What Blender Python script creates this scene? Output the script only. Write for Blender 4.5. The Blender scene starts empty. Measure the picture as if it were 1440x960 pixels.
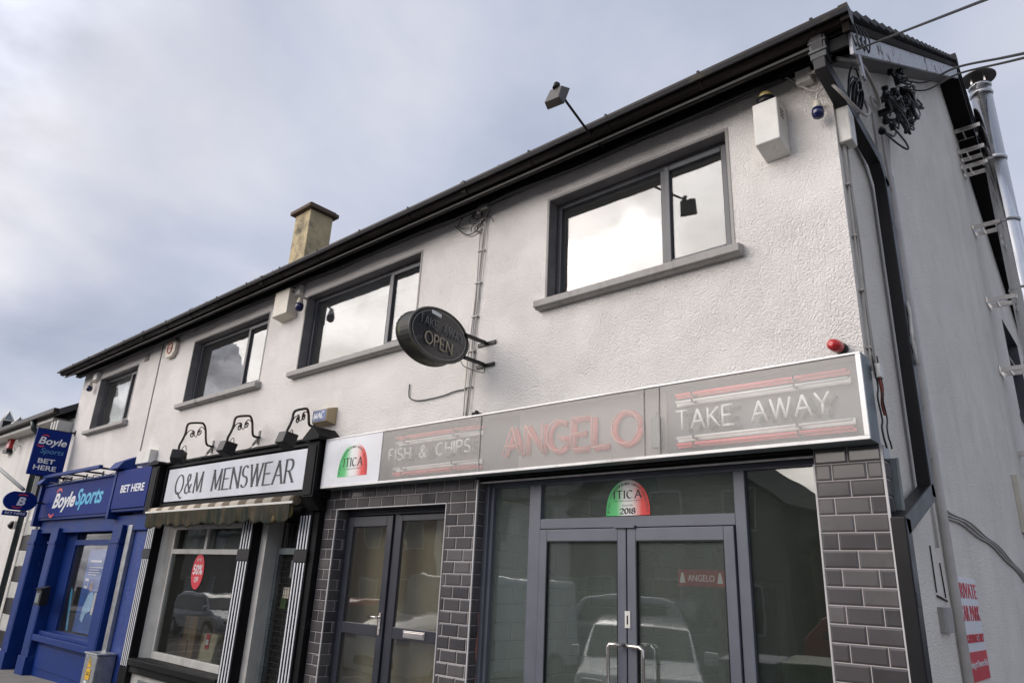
import bpy, bmesh, math, random
from mathutils import Vector, Matrix
random.seed(7)
S = bpy.context.scene
COL = S.collection
R = math.radians

# ------------------------------------------------------------ camera
CP = Vector((1.1679, -4.6039, 1.8637)); FOC = 988.5
YAW, PIT, ROL = 0.73717, 0.33418, 0.047295
fw = Vector((-math.sin(YAW)*math.cos(PIT), math.cos(YAW)*math.cos(PIT), math.sin(PIT)))
r0 = fw.cross(Vector((0, 0, 1))).normalized(); u0 = r0.cross(fw)
rt = math.cos(ROL)*r0+math.sin(ROL)*u0; upv = -math.sin(ROL)*r0+math.cos(ROL)*u0
cam = bpy.data.cameras.new('camera'); camo = bpy.data.objects.new('camera', cam); COL.objects.link(camo)
camo.matrix_world = Matrix.Translation(CP) @ Matrix((rt, upv, -fw)).transposed().to_4x4()
cam.sensor_width = 36; cam.lens = 36*FOC/1440; cam.clip_end = 2000; cam.clip_start = 0.05
S.camera = camo

# ------------------------------------------------------------ light
SUND = Vector((-0.532, -0.736, 0.419)).normalized()
EL = math.asin(SUND.z); AZ = math.atan2(SUND.x, SUND.y)
W = bpy.data.worlds.new('World'); S.world = W; W.use_nodes = True
nt = W.node_tree; nt.nodes.clear()
def N(t, **k):
    n = nt.nodes.new(t)
    for a, b in k.items(): setattr(n, a, b)
    return n
def L(a, b): nt.links.new(a, b)
out = N('ShaderNodeOutputWorld'); bg = N('ShaderNodeBackground'); L(bg.outputs[0], out.inputs[0])
bg.inputs[1].default_value = 0.1
sky = N('ShaderNodeTexSky', sky_type='NISHITA', sun_disc=False, sun_elevation=EL, sun_rotation=AZ, air_density=1.0, dust_density=1.5)
tc = N('ShaderNodeTexCoord')
sep = N('ShaderNodeSeparateXYZ'); L(tc.outputs['Generated'], sep.inputs[0])
zc = N('ShaderNodeMath', operation='ADD'); L(sep.outputs[2], zc.inputs[0]); zc.inputs[1].default_value = 0.28
zm = N('ShaderNodeMath', operation='MAXIMUM'); L(zc.outputs[0], zm.inputs[0]); zm.inputs[1].default_value = 0.12
dx = N('ShaderNodeMath', operation='DIVIDE'); L(sep.outputs[0], dx.inputs[0]); L(zm.outputs[0], dx.inputs[1])
dy = N('ShaderNodeMath', operation='DIVIDE'); L(sep.outputs[1], dy.inputs[0]); L(zm.outputs[0], dy.inputs[1])
cx = N('ShaderNodeCombineXYZ'); L(dx.outputs[0], cx.inputs[0]); L(dy.outputs[0], cx.inputs[1])
n1 = N('ShaderNodeTexNoise'); n1.inputs['Scale'].default_value = 1.6; n1.inputs['Detail'].default_value = 6; n1.inputs['Roughness'].default_value = 0.5; n1.inputs['Distortion'].default_value = 0.25
L(cx.outputs[0], n1.inputs['Vector'])
cr = N('ShaderNodeValToRGB'); L(n1.outputs[0], cr.inputs[0])
e = cr.color_ramp.elements
e[0].position = 0.33; e[0].color = (3.0, 3.4, 4.5, 1)
e[1].position = 0.66; e[1].color = (5.5, 5.65, 6.3, 1)
m = e.new(0.5); m.color = (4.1, 4.45, 5.45, 1)
# cover
n2 = N('ShaderNodeTexNoise'); n2.inputs['Scale'].default_value = 0.7; n2.inputs['Detail'].default_value = 4
L(cx.outputs[0], n2.inputs['Vector'])
cv = N('ShaderNodeMapRange'); L(n2.outputs[0], cv.inputs[0]); cv.inputs[1].default_value = 0.38; cv.inputs[2].default_value = 0.62; cv.inputs[3].default_value = 0.88; cv.inputs[4].default_value = 1.0
mx = N('ShaderNodeMix', data_type='RGBA'); L(cv.outputs[0], mx.inputs[0]); L(sky.outputs[0], mx.inputs[6]); L(cr.outputs[0], mx.inputs[7])
# brighter clouds round the veiled sun
dt = N('ShaderNodeVectorMath', operation='DOT_PRODUCT'); L(tc.outputs['Generated'], dt.inputs[0]); dt.inputs[1].default_value = SUND
g1 = N('ShaderNodeMapRange', interpolation_type='SMOOTHSTEP'); L(dt.outputs['Value'], g1.inputs[0]); g1.inputs[1].default_value = 0.990; g1.inputs[2].default_value = 0.999; g1.inputs[3].default_value = 0; g1.inputs[4].default_value = 8.0
g2 = N('ShaderNodeMapRange', interpolation_type='SMOOTHSTEP'); L(dt.outputs['Value'], g2.inputs[0]); g2.inputs[1].default_value = 0.42; g2.inputs[2].default_value = 0.98; g2.inputs[3].default_value = 1.0; g2.inputs[4].default_value = 2.6
ga = N('ShaderNodeMath', operation='ADD'); L(g1.outputs[0], ga.inputs[0]); L(g2.outputs[0], ga.inputs[1])
# broken thick cloud in front of the glow
n3 = N('ShaderNodeTexNoise'); n3.inputs['Scale'].default_value = 3.6; n3.inputs['Detail'].default_value = 5
L(cx.outputs[0], n3.inputs['Vector'])
c3 = N('ShaderNodeMapRange'); L(n3.outputs[0], c3.inputs[0]); c3.inputs[1].default_value = 0.40; c3.inputs[2].default_value = 0.60; c3.inputs[3].default_value = 1.35; c3.inputs[4].default_value = 0.42
gm = N('ShaderNodeMath', operation='MULTIPLY'); L(ga.outputs[0], gm.inputs[0]); nw = N('ShaderNodeMapRange', interpolation_type='SMOOTHSTEP'); L(dt.outputs['Value'], nw.inputs[0]); nw.inputs[1].default_value = 0.45; nw.inputs[2].default_value = 0.8
nl = N('ShaderNodeMix', data_type='FLOAT'); L(nw.outputs[0], nl.inputs[0]); nl.inputs[2].default_value = 1.0; L(c3.outputs[0], nl.inputs[3]); L(nl.outputs[0], gm.inputs[1])
gx = N('ShaderNodeMath', operation='MAXIMUM'); L(gm.outputs[0], gx.inputs[0]); gx.inputs[1].default_value = 0.95
vm = N('ShaderNodeVectorMath', operation='SCALE'); L(mx.outputs[2], vm.inputs[0]); L(gx.outputs[0], vm.inputs['Scale'])
tw = N('ShaderNodeMapRange'); L(dt.outputs['Value'], tw.inputs[0]); tw.inputs[1].default_value = 0.35; tw.inputs[2].default_value = 0.95
tm = N('ShaderNodeMix', data_type='RGBA'); L(tw.outputs[0], tm.inputs[0]); tm.inputs[6].default_value = (1, 1, 1, 1); tm.inputs[7].default_value = (1.12, 1.0, 0.86, 1)
tv = N('ShaderNodeVectorMath', operation='MULTIPLY'); L(vm.outputs[0], tv.inputs[0]); L(tm.outputs[2], tv.inputs[1]); L(tv.outputs[0], bg.inputs[0])
sl = bpy.data.lights.new('sun', 'SUN'); sl.energy = 1.7; sl.angle = R(56); sl.color = (1, 0.93, 0.86)
so = bpy.data.objects.new('sun', sl); COL.objects.link(so); so.rotation_euler = SUND.to_track_quat('Z', 'Y').to_euler()
S.view_settings.view_transform = 'Standard'; S.view_settings.look = 'None'; S.view_settings.exposure = 0.42; S.view_settings.gamma = 1
S.cycles.max_bounces = 8; S.cycles.transparent_max_bounces = 16

# ------------------------------------------------------------ measuring from the photograph (1440 x 960)
def ray(u, v): return fw+(u-720)/FOC*rt-(v-480)/FOC*upv
def FY(u, v, y=0.0):
    d = ray(u, v); t = (y-CP.y)/d.y; P = CP+t*d; return P.x, P.z
def FX(u, v, x=0.0):
    d = ray(u, v); t = (x-CP.x)/d.x; P = CP+t*d; return P.y, P.z
def at(u, v, y):
    x, z = FY(u, v, y); return Vector((x, y, z))
def atx(u, v, x):
    y, z = FX(u, v, x); return Vector((x, y, z))
def gz(x): return 0.39+0.0252*x

# ------------------------------------------------------------ materials
def new_mat(name):
    m = bpy.data.materials.new(name); m.use_nodes = True
    return m, m.node_tree, m.node_tree.nodes['Principled BSDF']
def mat(name, c, rough=0.5, metal=0.0, var=0.12, vscale=6.0, dirt=None, dscale=1.5, dlo=0.55, dhi=0.75, bump=0.0, bscale=80.0, streak=False, coat=0.0, spec=0.5, rvar=0.1):
    m, t, b = new_mat(name)
    A = lambda k: t.nodes.new(k)
    co = A('ShaderNodeTexCoord')
    vec = co.outputs['Object']
    mp = A('ShaderNodeMapping'); mp.inputs['Scale'].default_value = (1, 1, 0.18 if streak else 1); t.links.new(vec, mp.inputs[0])
    n = A('ShaderNodeTexNoise'); n.inputs['Scale'].default_value = vscale; n.inputs['Detail'].default_value = 6; t.links.new(vec, n.inputs['Vector'])
    r = A('ShaderNodeMapRange'); t.links.new(n.outputs[0], r.inputs[0]); r.inputs[1].default_value = 0.25; r.inputs[2].default_value = 0.75; r.inputs[3].default_value = 1-var; r.inputs[4].default_value = 1+var
    s = A('ShaderNodeVectorMath'); s.operation = 'SCALE'; s.inputs[0].default_value = c; t.links.new(r.outputs[0], s.inputs['Scale'])
    last = s.outputs[0]
    if dirt:
        d = A('ShaderNodeTexNoise'); d.inputs['Scale'].default_value = dscale; d.inputs['Detail'].default_value = 8; d.inputs['Roughness'].default_value = 0.65; t.links.new(mp.outputs[0], d.inputs['Vector'])
        dr = A('ShaderNodeMapRange'); t.links.new(d.outputs[0], dr.inputs[0]); dr.inputs[1].default_value = dlo; dr.inputs[2].default_value = dhi
        mi = A('ShaderNodeMix'); mi.data_type = 'RGBA'; t.links.new(dr.outputs[0], mi.inputs[0]); t.links.new(last, mi.inputs[6]); mi.inputs[7].default_value = (*dirt, 1)
        last = mi.outputs[2]
    t.links.new(last, b.inputs['Base Color'])
    rr = A('ShaderNodeMapRange'); t.links.new(n.outputs[0], rr.inputs[0]); rr.inputs[3].default_value = max(0.02, rough-rvar); rr.inputs[4].default_value = min(1, rough+rvar)
    t.links.new(rr.outputs[0], b.inputs['Roughness'])
    b.inputs['Metallic'].default_value = metal
    b.inputs['Coat Weight'].default_value = coat
    b.inputs['Specular IOR Level'].default_value = spec
    if bump:
        bn = A('ShaderNodeTexNoise'); bn.inputs['Scale'].default_value = bscale; bn.inputs['Detail'].default_value = 4; t.links.new(vec, bn.inputs['Vector'])
        bb = A('ShaderNodeBump'); bb.inputs['Strength'].default_value = 1; bb.inputs['Distance'].default_value = bump; t.links.new(bn.outputs[0], bb.inputs['Height']); t.links.new(bb.outputs[0], b.inputs['Normal'])
    return m

def render_mat(name, c, stipple=0.015, streak=0.4):
    """painted rough render: stipple, weather streaks, little rust and damp marks"""
    m, t, b = new_mat(name); A = lambda k: t.nodes.new(k); K = t.links.new
    vec = A('ShaderNodeTexCoord').outputs['Object']
    def noise(sc, det, mapping=None, ro=0.6):
        n = A('ShaderNodeTexNoise'); n.inputs['Scale'].default_value = sc; n.inputs['Detail'].default_value = det; n.inputs['Roughness'].default_value = ro
        if mapping:
            mp = A('ShaderNodeMapping'); mp.inputs['Scale'].default_value = mapping; K(vec, mp.inputs[0]); K(mp.outputs[0], n.inputs['Vector'])
        else: K(vec, n.inputs['Vector'])
        return n.outputs[0]
    def rng(x, a, b_, c_, d):
        r = A('ShaderNodeMapRange'); K(x, r.inputs[0]); r.inputs[1].default_value = a; r.inputs[2].default_value = b_; r.inputs[3].default_value = c_; r.inputs[4].default_value = d; return r.outputs[0]
    def mix(f, a, col):
        x = A('ShaderNodeMix'); x.data_type = 'RGBA'; K(f, x.inputs[0]); K(a, x.inputs[6]); x.inputs[7].default_value = (*col, 1); return x.outputs[2]
    s = A('ShaderNodeVectorMath'); s.operation = 'SCALE'; s.inputs[0].default_value = c; K(rng(noise(0.9, 5), 0.3, 0.7, 0.93, 1.05), s.inputs['Scale'])
    col = s.outputs[0]
    col = mix(rng(noise(2.2, 7, (1, 1, 0.12)), 0.52, 0.78, 0, streak), col, (0.40, 0.38, 0.35))      # long weather streaks
    col = mix(rng(noise(0.55, 6), 0.52, 0.72, 0, 0.22), col, (0.60, 0.53, 0.49))
    col = mix(rng(noise(9, 8, None, 0.75), 0.66, 0.74, 0, 0.55), col, (0.38, 0.36, 0.33))            # small marks
    col = mix(rng(noise(27, 3), 0.75, 0.79, 0, 0.8), col, (0.16, 0.12, 0.09))
    K(col, b.inputs['Base Color']); b.inputs['Roughness'].default_value = 0.8; b.inputs['Specular IOR Level'].default_value = 0.25
    v = A('ShaderNodeTexVoronoi'); v.feature = 'SMOOTH_F1'; v.inputs['Scale'].default_value = 82; v.inputs['Randomness'].default_value = 1
    dn = A('ShaderNodeTexNoise'); dn.inputs['Scale'].default_value = 30; dn.inputs['Detail'].default_value = 3; K(vec, dn.inputs['Vector'])
    ad = A('ShaderNodeVectorMath'); ad.operation = 'MULTIPLY_ADD'; K(dn.outputs['Color'], ad.inputs[0]); ad.inputs[1].default_value = (0.03, 0.03, 0.03); K(vec, ad.inputs[2]); K(ad.outputs[0], v.inputs['Vector'])
    h = A('ShaderNodeMath'); h.operation = 'ADD'; K(rng(v.outputs['Distance'], 0, 0.7, 1, 0), h.inputs[0]); K(noise(130, 3), h.inputs[1])
    h2 = A('ShaderNodeMath'); h2.operation = 'MULTIPLY'; K(h.outputs[0], h2.inputs[0]); K(rng(noise(3, 3), 0.3, 0.65, 0.45, 1.0), h2.inputs[1])
    bb = A('ShaderNodeBump'); bb.inputs['Strength'].default_value = 0.8; bb.inputs['Distance'].default_value = stipple; K(h2.outputs[0], bb.inputs['Height']); K(bb.outputs[0], b.inputs['Normal'])
    return m

def glass(name, tint=(0.93, 0.95, 0.95), ior=1.9, rough=0.0, dust=0.04, dustc=(0.5, 0.5, 0.47), wave=0.0):
    m, t, b = new_mat(name); t.nodes.remove(b); K = t.links.new; A = lambda k: t.nodes.new(k)
    o = t.nodes['Material Output']
    tr = A('ShaderNodeBsdfTransparent'); tr.inputs[0].default_value = (*tint, 1)
    gl = A('ShaderNodeBsdfGlossy'); gl.inputs['Roughness'].default_value = rough
    f = A('ShaderNodeFresnel'); f.inputs[0].default_value = ior
    geo = A('ShaderNodeNewGeometry')
    # same reflectance from both faces of the pane
    mxr = A('ShaderNodeMix'); mxr.data_type = 'FLOAT'; K(geo.outputs['Backfacing'], mxr.inputs[0]); K(f.outputs[0], mxr.inputs[2]); mxr.inputs[3].default_value = 0.12
    m1 = A('ShaderNodeMixShader'); K(mxr.outputs[0], m1.inputs[0]); K(tr.outputs[0], m1.inputs[1]); K(gl.outputs[0], m1.inputs[2])
    df = A('ShaderNodeBsdfDiffuse'); df.inputs[0].default_value = (*dustc, 1)
    tc_ = A('ShaderNodeTexCoord'); mp = A('ShaderNodeMapping'); mp.inputs['Scale'].default_value = (1, 1, 0.3); K(tc_.outputs['Object'], mp.inputs[0])
    n = A('ShaderNodeTexNoise'); n.inputs['Scale'].default_value = 2.5; n.inputs['Detail'].default_value = 7; n.inputs['Roughness'].default_value = 0.7; K(mp.outputs[0], n.inputs['Vector'])
    r = A('ShaderNodeMapRange'); K(n.outputs[0], r.inputs[0]); r.inputs[1].default_value = 0.3; r.inputs[2].default_value = 0.75; r.inputs[3].default_value = dust*0.7; r.inputs[4].default_value = min(1, dust*1.35)
    m2 = A('ShaderNodeMixShader'); K(r.outputs[0], m2.inputs[0]); K(m1.outputs[0], m2.inputs[1]); K(df.outputs[0], m2.inputs[2]); K(m2.outputs[0], o.inputs[0])
    if wave:
        wn = A('ShaderNodeTexNoise'); wn.inputs['Scale'].default_value = 1.3; K(tc_.outputs['Object'], wn.inputs['Vector'])
        bp = A('ShaderNodeBump'); bp.inputs['Distance'].default_value = wave; K(wn.outputs[0], bp.inputs['Height']); K(bp.outputs[0], gl.inputs['Normal'])
    return m

def ramp_mat(name, stops, axis=0, rough=0.5, coord='Generated'):
    m, t, b = new_mat(name); A = lambda k: t.nodes.new(k); K = t.links.new
    c = A('ShaderNodeTexCoord'); sp = A('ShaderNodeSeparateXYZ'); K(c.outputs[coord], sp.inputs[0])
    r = A('ShaderNodeValToRGB'); K(sp.outputs[axis], r.inputs[0]); el = r.color_ramp.elements
    el[0].position, el[0].color = stops[0][0], (*stops[0][1], 1); el[1].position, el[1].color = stops[-1][0], (*stops[-1][1], 1)
    for p, c_ in stops[1:-1]:
        x = el.new(p); x.color = (*c_, 1)
    K(r.outputs[0], b.inputs['Base Color']); b.inputs['Roughness'].default_value = rough
    return m

M = {}
M['wall'] = render_mat('white_render', (0.83, 0.80, 0.765), 0.014, 0.16)
M['wall_side'] = render_mat('white_render_gable', (0.84, 0.80, 0.73), 0.011, 0.25)
M['wall_far'] = render_mat('old_whitewash', (0.78, 0.76, 0.72), 0.008)
M['wfrm'] = mat('anthracite_upvc', (0.075, 0.078, 0.09), 0.38, var=0.08, dirt=(0.16, 0.155, 0.15), dlo=0.58, dhi=0.85)
M['reveal'] = mat('grey_reveal_paint', (0.20, 0.19, 0.195), 0.6, dirt=(0.33, 0.31, 0.29), dlo=0.5, dhi=0.8, bump=0.001, bscale=60)
M['sill'] = mat('painted_concrete_sill', (0.36, 0.345, 0.33), 0.75, dirt=(0.16, 0.15, 0.14), dscale=3, streak=True, bump=0.002)
M['gutter'] = mat('brown_black_gutter', (0.018, 0.013, 0.011), 0.42, spec=0.2, dirt=(0.045, 0.036, 0.03), dscale=2.0, var=0.25)
M['black'] = mat('black_paint', (0.008, 0.008, 0.009), 0.55, spec=0.12, dirt=(0.06, 0.06, 0.06), dlo=0.6, dhi=0.85, var=0.2)
M['blackp'] = mat('black_plastic', (0.010, 0.010, 0.012), 0.4, spec=0.3)
M['cable'] = mat('black_cable', (0.02, 0.02, 0.022), 0.5)
M['cablew'] = mat('grey_white_cable', (0.42, 0.40, 0.37), 0.6)
M['cableg'] = mat('painted_over_cable', (0.52, 0.50, 0.48), 0.7)
M['roof'] = mat('roof_tile', (0.045, 0.045, 0.05), 0.8, var=0.3, dirt=(0.12, 0.12, 0.08), dscale=4, bump=0.004, bscale=50)
M['mortar'] = mat('verge_mortar', (0.018, 0.014, 0.011), 0.9, var=0.3, bump=0.006, spec=.1, bscale=40, dirt=(0.05, 0.045, 0.04))
M['peel'] = mat('peeling_white_board', (0.50, 0.51, 0.55), 0.6, dirt=(0.07, 0.06, 0.055), dscale=6, dlo=0.56, dhi=0.62, bump=0.002)
M['soffit'] = mat('grey_soffit', (0.13, 0.125, 0.12), 0.7, var=0.15, dirt=(0.03, 0.03, 0.03))
M['chim'] = mat('weathered_yellow_render', (0.46, 0.38, 0.23), 0.9, var=0.2, vscale=3, dirt=(0.10, 0.085, 0.06), dscale=1.6, dlo=0.5, dhi=0.66, bump=0.01, bscale=25)
M['chimcap'] = mat('brown_chimney_cap', (0.10, 0.07, 0.05), 0.85, var=0.3, bump=0.006)
M['tile'] = mat('grey_metro_tile', (0.088, 0.083, 0.086), 0.13, var=0.16, vscale=2.3, dirt=(0.15, 0.15, 0.15), dlo=0.55, dhi=0.9, rvar=0.06)
M['tile2'] = mat('darker_metro_tile', (0.062, 0.059, 0.062), 0.12, var=0.2, vscale=2.3, rvar=0.06, dirt=(0.12, 0.12, 0.12))
M['tile3'] = mat('lighter_metro_tile', (0.12, 0.113, 0.114), 0.16, var=0.2, vscale=2.3, rvar=0.08, dirt=(0.17, 0.165, 0.16))
M['grout'] = mat('pale_grout', (0.46, 0.42, 0.41), 0.8, dirt=(0.3, 0.28, 0.27))
M['trim'] = mat('white_tile_trim', (0.52, 0.51, 0.51), 0.3)
M['steel'] = mat('galvanised_steel', (0.42, 0.44, 0.45), 0.42, 0.75, var=0.2, vscale=15, dirt=(0.18, 0.18, 0.18))
M['galvpaint'] = mat('dull_galvanised', (0.19, 0.22, 0.23), 0.5, 0.4, var=0.2, dirt=(0.08, 0.09, 0.09))
M['flue'] = mat('stainless_flue', (0.72, 0.72, 0.73), 0.17, 1.0, var=0.06, rvar=0.06)
M['chrome'] = mat('brushed_steel', (0.72, 0.68, 0.64), 0.22, 1.0, var=0.04)
M['alu'] = mat('silver_aluminium_trim', (0.62, 0.62, 0.62), 0.35, 0.35, dirt=(0.3, 0.29, 0.28), streak=True)
M['sfrm'] = mat('slate_blue_aluminium', (0.125, 0.135, 0.165), 0.42, 0.15, var=0.07)
M['sfrmd'] = mat('dark_door_upvc', (0.030, 0.033, 0.045), 0.35, var=0.1)
M['wht'] = mat('white_acrylic', (0.70, 0.72, 0.76), 0.3, var=0.03, dirt=(0.55, 0.56, 0.58), dlo=0.5, dhi=0.9)
M['qmwht'] = mat('white_sign_board', (0.62, 0.65, 0.71), 0.35, var=0.05, vscale=2, dirt=(0.45, 0.47, 0.50), dlo=0.45, dhi=0.8, streak=True)
M['signblk'] = mat('sign_letter_black', (0.02, 0.022, 0.028), 0.5)
M['neonback'] = mat('neon_back_panel', (0.14, 0.145, 0.155), 0.6, var=0.15, vscale=2)
M['neonback2'] = mat('neon_middle_panel', (0.34, 0.315, 0.30), 0.6, var=0.1, vscale=2)
M['neonred'] = mat('red_tube', (0.78, 0.13, 0.13), 0.35)
M['neonredd'] = mat('red_painted_letter', (0.78, 0.15, 0.12), 0.5)
M['neonw'] = mat('white_tube', (0.82, 0.83, 0.80), 0.25)
M['neonsh'] = mat('dark_green_letter_back', (0.035, 0.065, 0.06), 0.6)
M['awn'] = mat('mouldy_awning_canvas', (0.075, 0.062, 0.042), 0.95, var=0.4, vscale=5, dirt=(0.028, 0.036, 0.03), dscale=6, dlo=0.42, dhi=0.6, streak=True, spec=0.1)
M['awny'] = mat('yellow_canvas_lining', (0.22, 0.17, 0.07), 0.9, var=0.25, dirt=(0.12, 0.11, 0.06))
M['blue'] = mat('royal_blue_paint', (0.004, 0.030, 0.175), 0.5, var=0.18, vscale=3, dirt=(0.02, 0.05, 0.20), dscale=5, dlo=.6, dhi=.7, bump=0.0012, bscale=40, spec=0.2)
M['bluer'] = mat('royal_blue_render', (0.008, 0.038, 0.21), 0.6, var=0.2, dirt=(0.05, 0.09, 0.32), dscale=5, dlo=0.55, dhi=0.75, bump=0.008, bscale=22)
M['bluesign'] = mat('blue_sign_face', (0.003, 0.020, 0.17), 0.55, var=0.1, vscale=2, spec=0.12)
M['txtw'] = mat('white_vinyl', (0.75, 0.77, 0.8), 0.4, var=0.02)
M['txtc'] = mat('cyan_vinyl', (0.05, 0.42, 0.68), 0.4, var=0.02)
M['txtc2'] = mat('faded_cyan_vinyl', (0.06, 0.22, 0.42), 0.4, var=0.02)
M['txtr'] = mat('red_vinyl', (0.62, 0.03, 0.05), 0.4, var=0.04)
M['red'] = mat('red_plastic', (0.50, 0.012, 0.015), 0.25, coat=0.4)
M['cream'] = mat('cream_plastic', (0.60, 0.56, 0.47), 0.45, dirt=(0.30, 0.22, 0.13), dscale=5, dlo=0.62, dhi=0.8, streak=True)
M['whtpl'] = mat('weathered_white_plastic', (0.66, 0.65, 0.61), 0.45, dirt=(0.28, 0.22, 0.15), dscale=4, dlo=0.6, dhi=0.82, streak=True)
M['amber'] = mat('yellowed_beacon', (0.42, 0.32, 0.12), 0.3, coat=0.3)
M['navy'] = mat('blue_beacon', (0.006, 0.010, 0.07), 0.2, coat=0.5)
M['macblue'] = mat('faded_blue_panel', (0.16, 0.21, 0.40), 0.5)
M['cfrm'] = mat('old_grey_white_timber', (0.50, 0.50, 0.47), 0.55, dirt=(0.2, 0.19, 0.17), dscale=3, streak=True)
M['iron'] = mat('wrought_iron', (0.02, 0.016, 0.015), 0.6, dirt=(0.08, 0.035, 0.02), dscale=8, spec=.25)
M['lens'] = mat('brown_glass_lens', (0.22, 0.12, 0.04), 0.15, var=0.3, vscale=12)
M['asphalt'] = mat('asphalt', (0.05, 0.05, 0.052), 0.9, var=0.25, vscale=40, bump=0.006, bscale=120)
M['pave'] = mat('concrete_paving', (0.22, 0.205, 0.185), 0.85, var=0.2, vscale=8, dirt=(0.12, 0.11, 0.10), dscale=2, bump=0.003)
M['kerb'] = mat('kerb_stone', (0.3, 0.29, 0.28), 0.85, var=0.2, bump=0.003)
M['linep'] = mat('road_paint', (0.6, 0.6, 0.58), 0.7, var=0.15, vscale=20)
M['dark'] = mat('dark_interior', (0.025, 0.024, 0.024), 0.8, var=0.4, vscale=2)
M['roomg'] = mat('dim_room_wall', (0.30, 0.29, 0.27), 0.8, var=0.2)
M['olive'] = mat('olive_blind', (0.24, 0.215, 0.155), 0.85, var=0.12, vscale=2, dirt=(0.30, 0.31, 0.27), dscale=1.2, dlo=0.45, dhi=0.8)
M['net'] = mat('white_net_curtain', (0.70, 0.70, 0.68), 0.9, var=0.08, vscale=4)
M['netg'] = mat('grey_blind', (0.28, 0.30, 0.32), 0.9, var=0.1)
M['card'] = mat('brown_cardboard', (0.30, 0.19, 0.10), 0.85, var=0.15)
M['cloth'] = mat('beige_cotton', (0.52, 0.46, 0.33), 0.9, var=0.1)
M['postblue'] = mat('poster_blue', (0.03, 0.12, 0.42), 0.35, var=0.3, vscale=5)
M['shirt'] = mat('poster_pale_blue', (0.35, 0.60, 0.85), 0.5)
M['skin'] = mat('poster_skin', (0.45, 0.22, 0.13), 0.5)
M['yel'] = mat('warning_yellow', (0.75, 0.45, 0.02), 0.45)
M['glass'] = glass('window_glass', ior=1.9, dust=0.03, dustc=(0.5, 0.5, 0.5), wave=0.004)
M['glshop'] = glass('dusty_shop_glass', (0.90, 0.95, 0.93), 1.9, dust=0.095, dustc=(0.38, 0.42, 0.38), wave=0.003)
M['gldark'] = glass('tinted_shop_glass', (0.45, 0.5, 0.48), 2.0, dust=0.06, dustc=(0.33, 0.38, 0.33), wave=0.003)
M['glmens'] = glass('shop_glass', (0.8, 0.82, 0.8), 1.8, dust=0.02, wave=0.003)
M['acry'] = glass('dusty_clear_acrylic', (0.95, 0.95, 0.95), 1.42, 0.25, 0.055, (0.42, 0.42, 0.42))
M['acryd'] = glass('very_dusty_acrylic', (0.95, 0.95, 0.95), 1.42, 0.3, 0.13, (0.56, 0.54, 0.51))
M['opp1'] = mat('grey_stone_render', (0.22, 0.21, 0.19), 0.9, var=0.2, vscale=2, bump=0.01, bscale=20)
M['opp2'] = mat('dark_brick', (0.15, 0.10, 0.08), 0.9, var=0.25, vscale=6)
M['wht_car'] = mat('white_car_paint', (0.74, 0.75, 0.76), 0.18, var=0.01, coat=0.6)
M['sil_car'] = mat('silver_car_paint', (0.42, 0.44, 0.46), 0.25, 0.5, var=0.01, coat=0.6)
M['red_car'] = mat('red_car_paint', (0.36, 0.02, 0.02), 0.2, var=0.01, coat=0.6)
M['carglass'] = mat('dark_car_glass', (0.02, 0.025, 0.028), 0.05, coat=0.8)
M['tyre'] = mat('tyre_rubber', (0.02, 0.02, 0.02), 0.8)
M['binb'] = mat('blue_bin_plastic', (0.02, 0.04, 0.16), 0.4)
M['bing'] = mat('green_bin_plastic', (0.05, 0.10, 0.03), 0.4)
M['itica'] = ramp_mat('italian_gradient', [(0.0, (0.02, 0.42, 0.10)), (0.25, (0.10, 0.55, 0.18)), (0.43, (0.80, 0.82, 0.80)), (0.6, (0.80, 0.76, 0.74)), (0.82, (0.75, 0.06, 0.05)), (1.0, (0.60, 0.02, 0.02))])

# ------------------------------------------------------------ geometry helpers
def box(bm, x0, x1, y0, y1, z0, z1, mi=0):
    v = [bm.verts.new((x, y, z)) for x in (x0, x1) for y in (y0, y1) for z in (z0, z1)]
    for a in ((0, 1, 3, 2), (4, 6, 7, 5), (0, 4, 5, 1), (2, 3, 7, 6), (0, 2, 6, 4), (1, 5, 7, 3)):
        f = bm.faces.new([v[i] for i in a]); f.material_index = mi
def quad(bm, pts, mi=0):
    f = bm.faces.new([bm.verts.new(p) for p in pts]); f.material_index = mi; return f
def prism(bm, pts, d, mi=0):
    """closed prism: polygon pts (3-D, planar) pushed along d"""
    d = Vector(d); a = [bm.verts.new(p) for p in pts]; b = [bm.verts.new(Vector(p)+d) for p in pts]
    fs = [bm.faces.new(a), bm.faces.new(b[::-1])]
    n = len(a)
    for i in range(n): fs.append(bm.faces.new((a[i], b[i], b[(i+1) % n], a[(i+1) % n])))
    for f in fs: f.material_index = mi
def tube(bm, pts, r, seg=8, mi=0, closed=False, caps=True):
    pts = [Vector(p) for p in pts]; n = len(pts); rings = []
    T0 = None; nrm = None
    for i, p in enumerate(pts):
        if closed: T = (pts[(i+1) % n]-pts[i-1])
        else: T = pts[min(i+1, n-1)]-pts[max(i-1, 0)]
        if T.length < 1e-9: T = Vector((0, 0, 1))
        T.normalize()
        if nrm is None:
            nrm = T.orthogonal().normalized()
        else:
            nrm = (nrm-T*nrm.dot(T))
            nrm = nrm.normalized() if nrm.length > 1e-6 else T.orthogonal().normalized()
        B = T.cross(nrm); rad = r[i] if isinstance(r, (list, tuple)) else r
        rings.append([bm.verts.new(p+rad*(math.cos(a)*nrm+math.sin(a)*B)) for a in [2*math.pi*k/seg for k in range(seg)]])
    for i in range(n if closed else n-1):
        A, Bq = rings[i], rings[(i+1) % n]
        for k in range(seg):
            f = bm.faces.new((A[k], A[(k+1) % seg], Bq[(k+1) % seg], Bq[k])); f.material_index = mi; f.smooth = True
    if caps and not closed:
        for rg in (rings[0][::-1], rings[-1]):
            f = bm.faces.new(rg); f.material_index = mi
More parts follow.
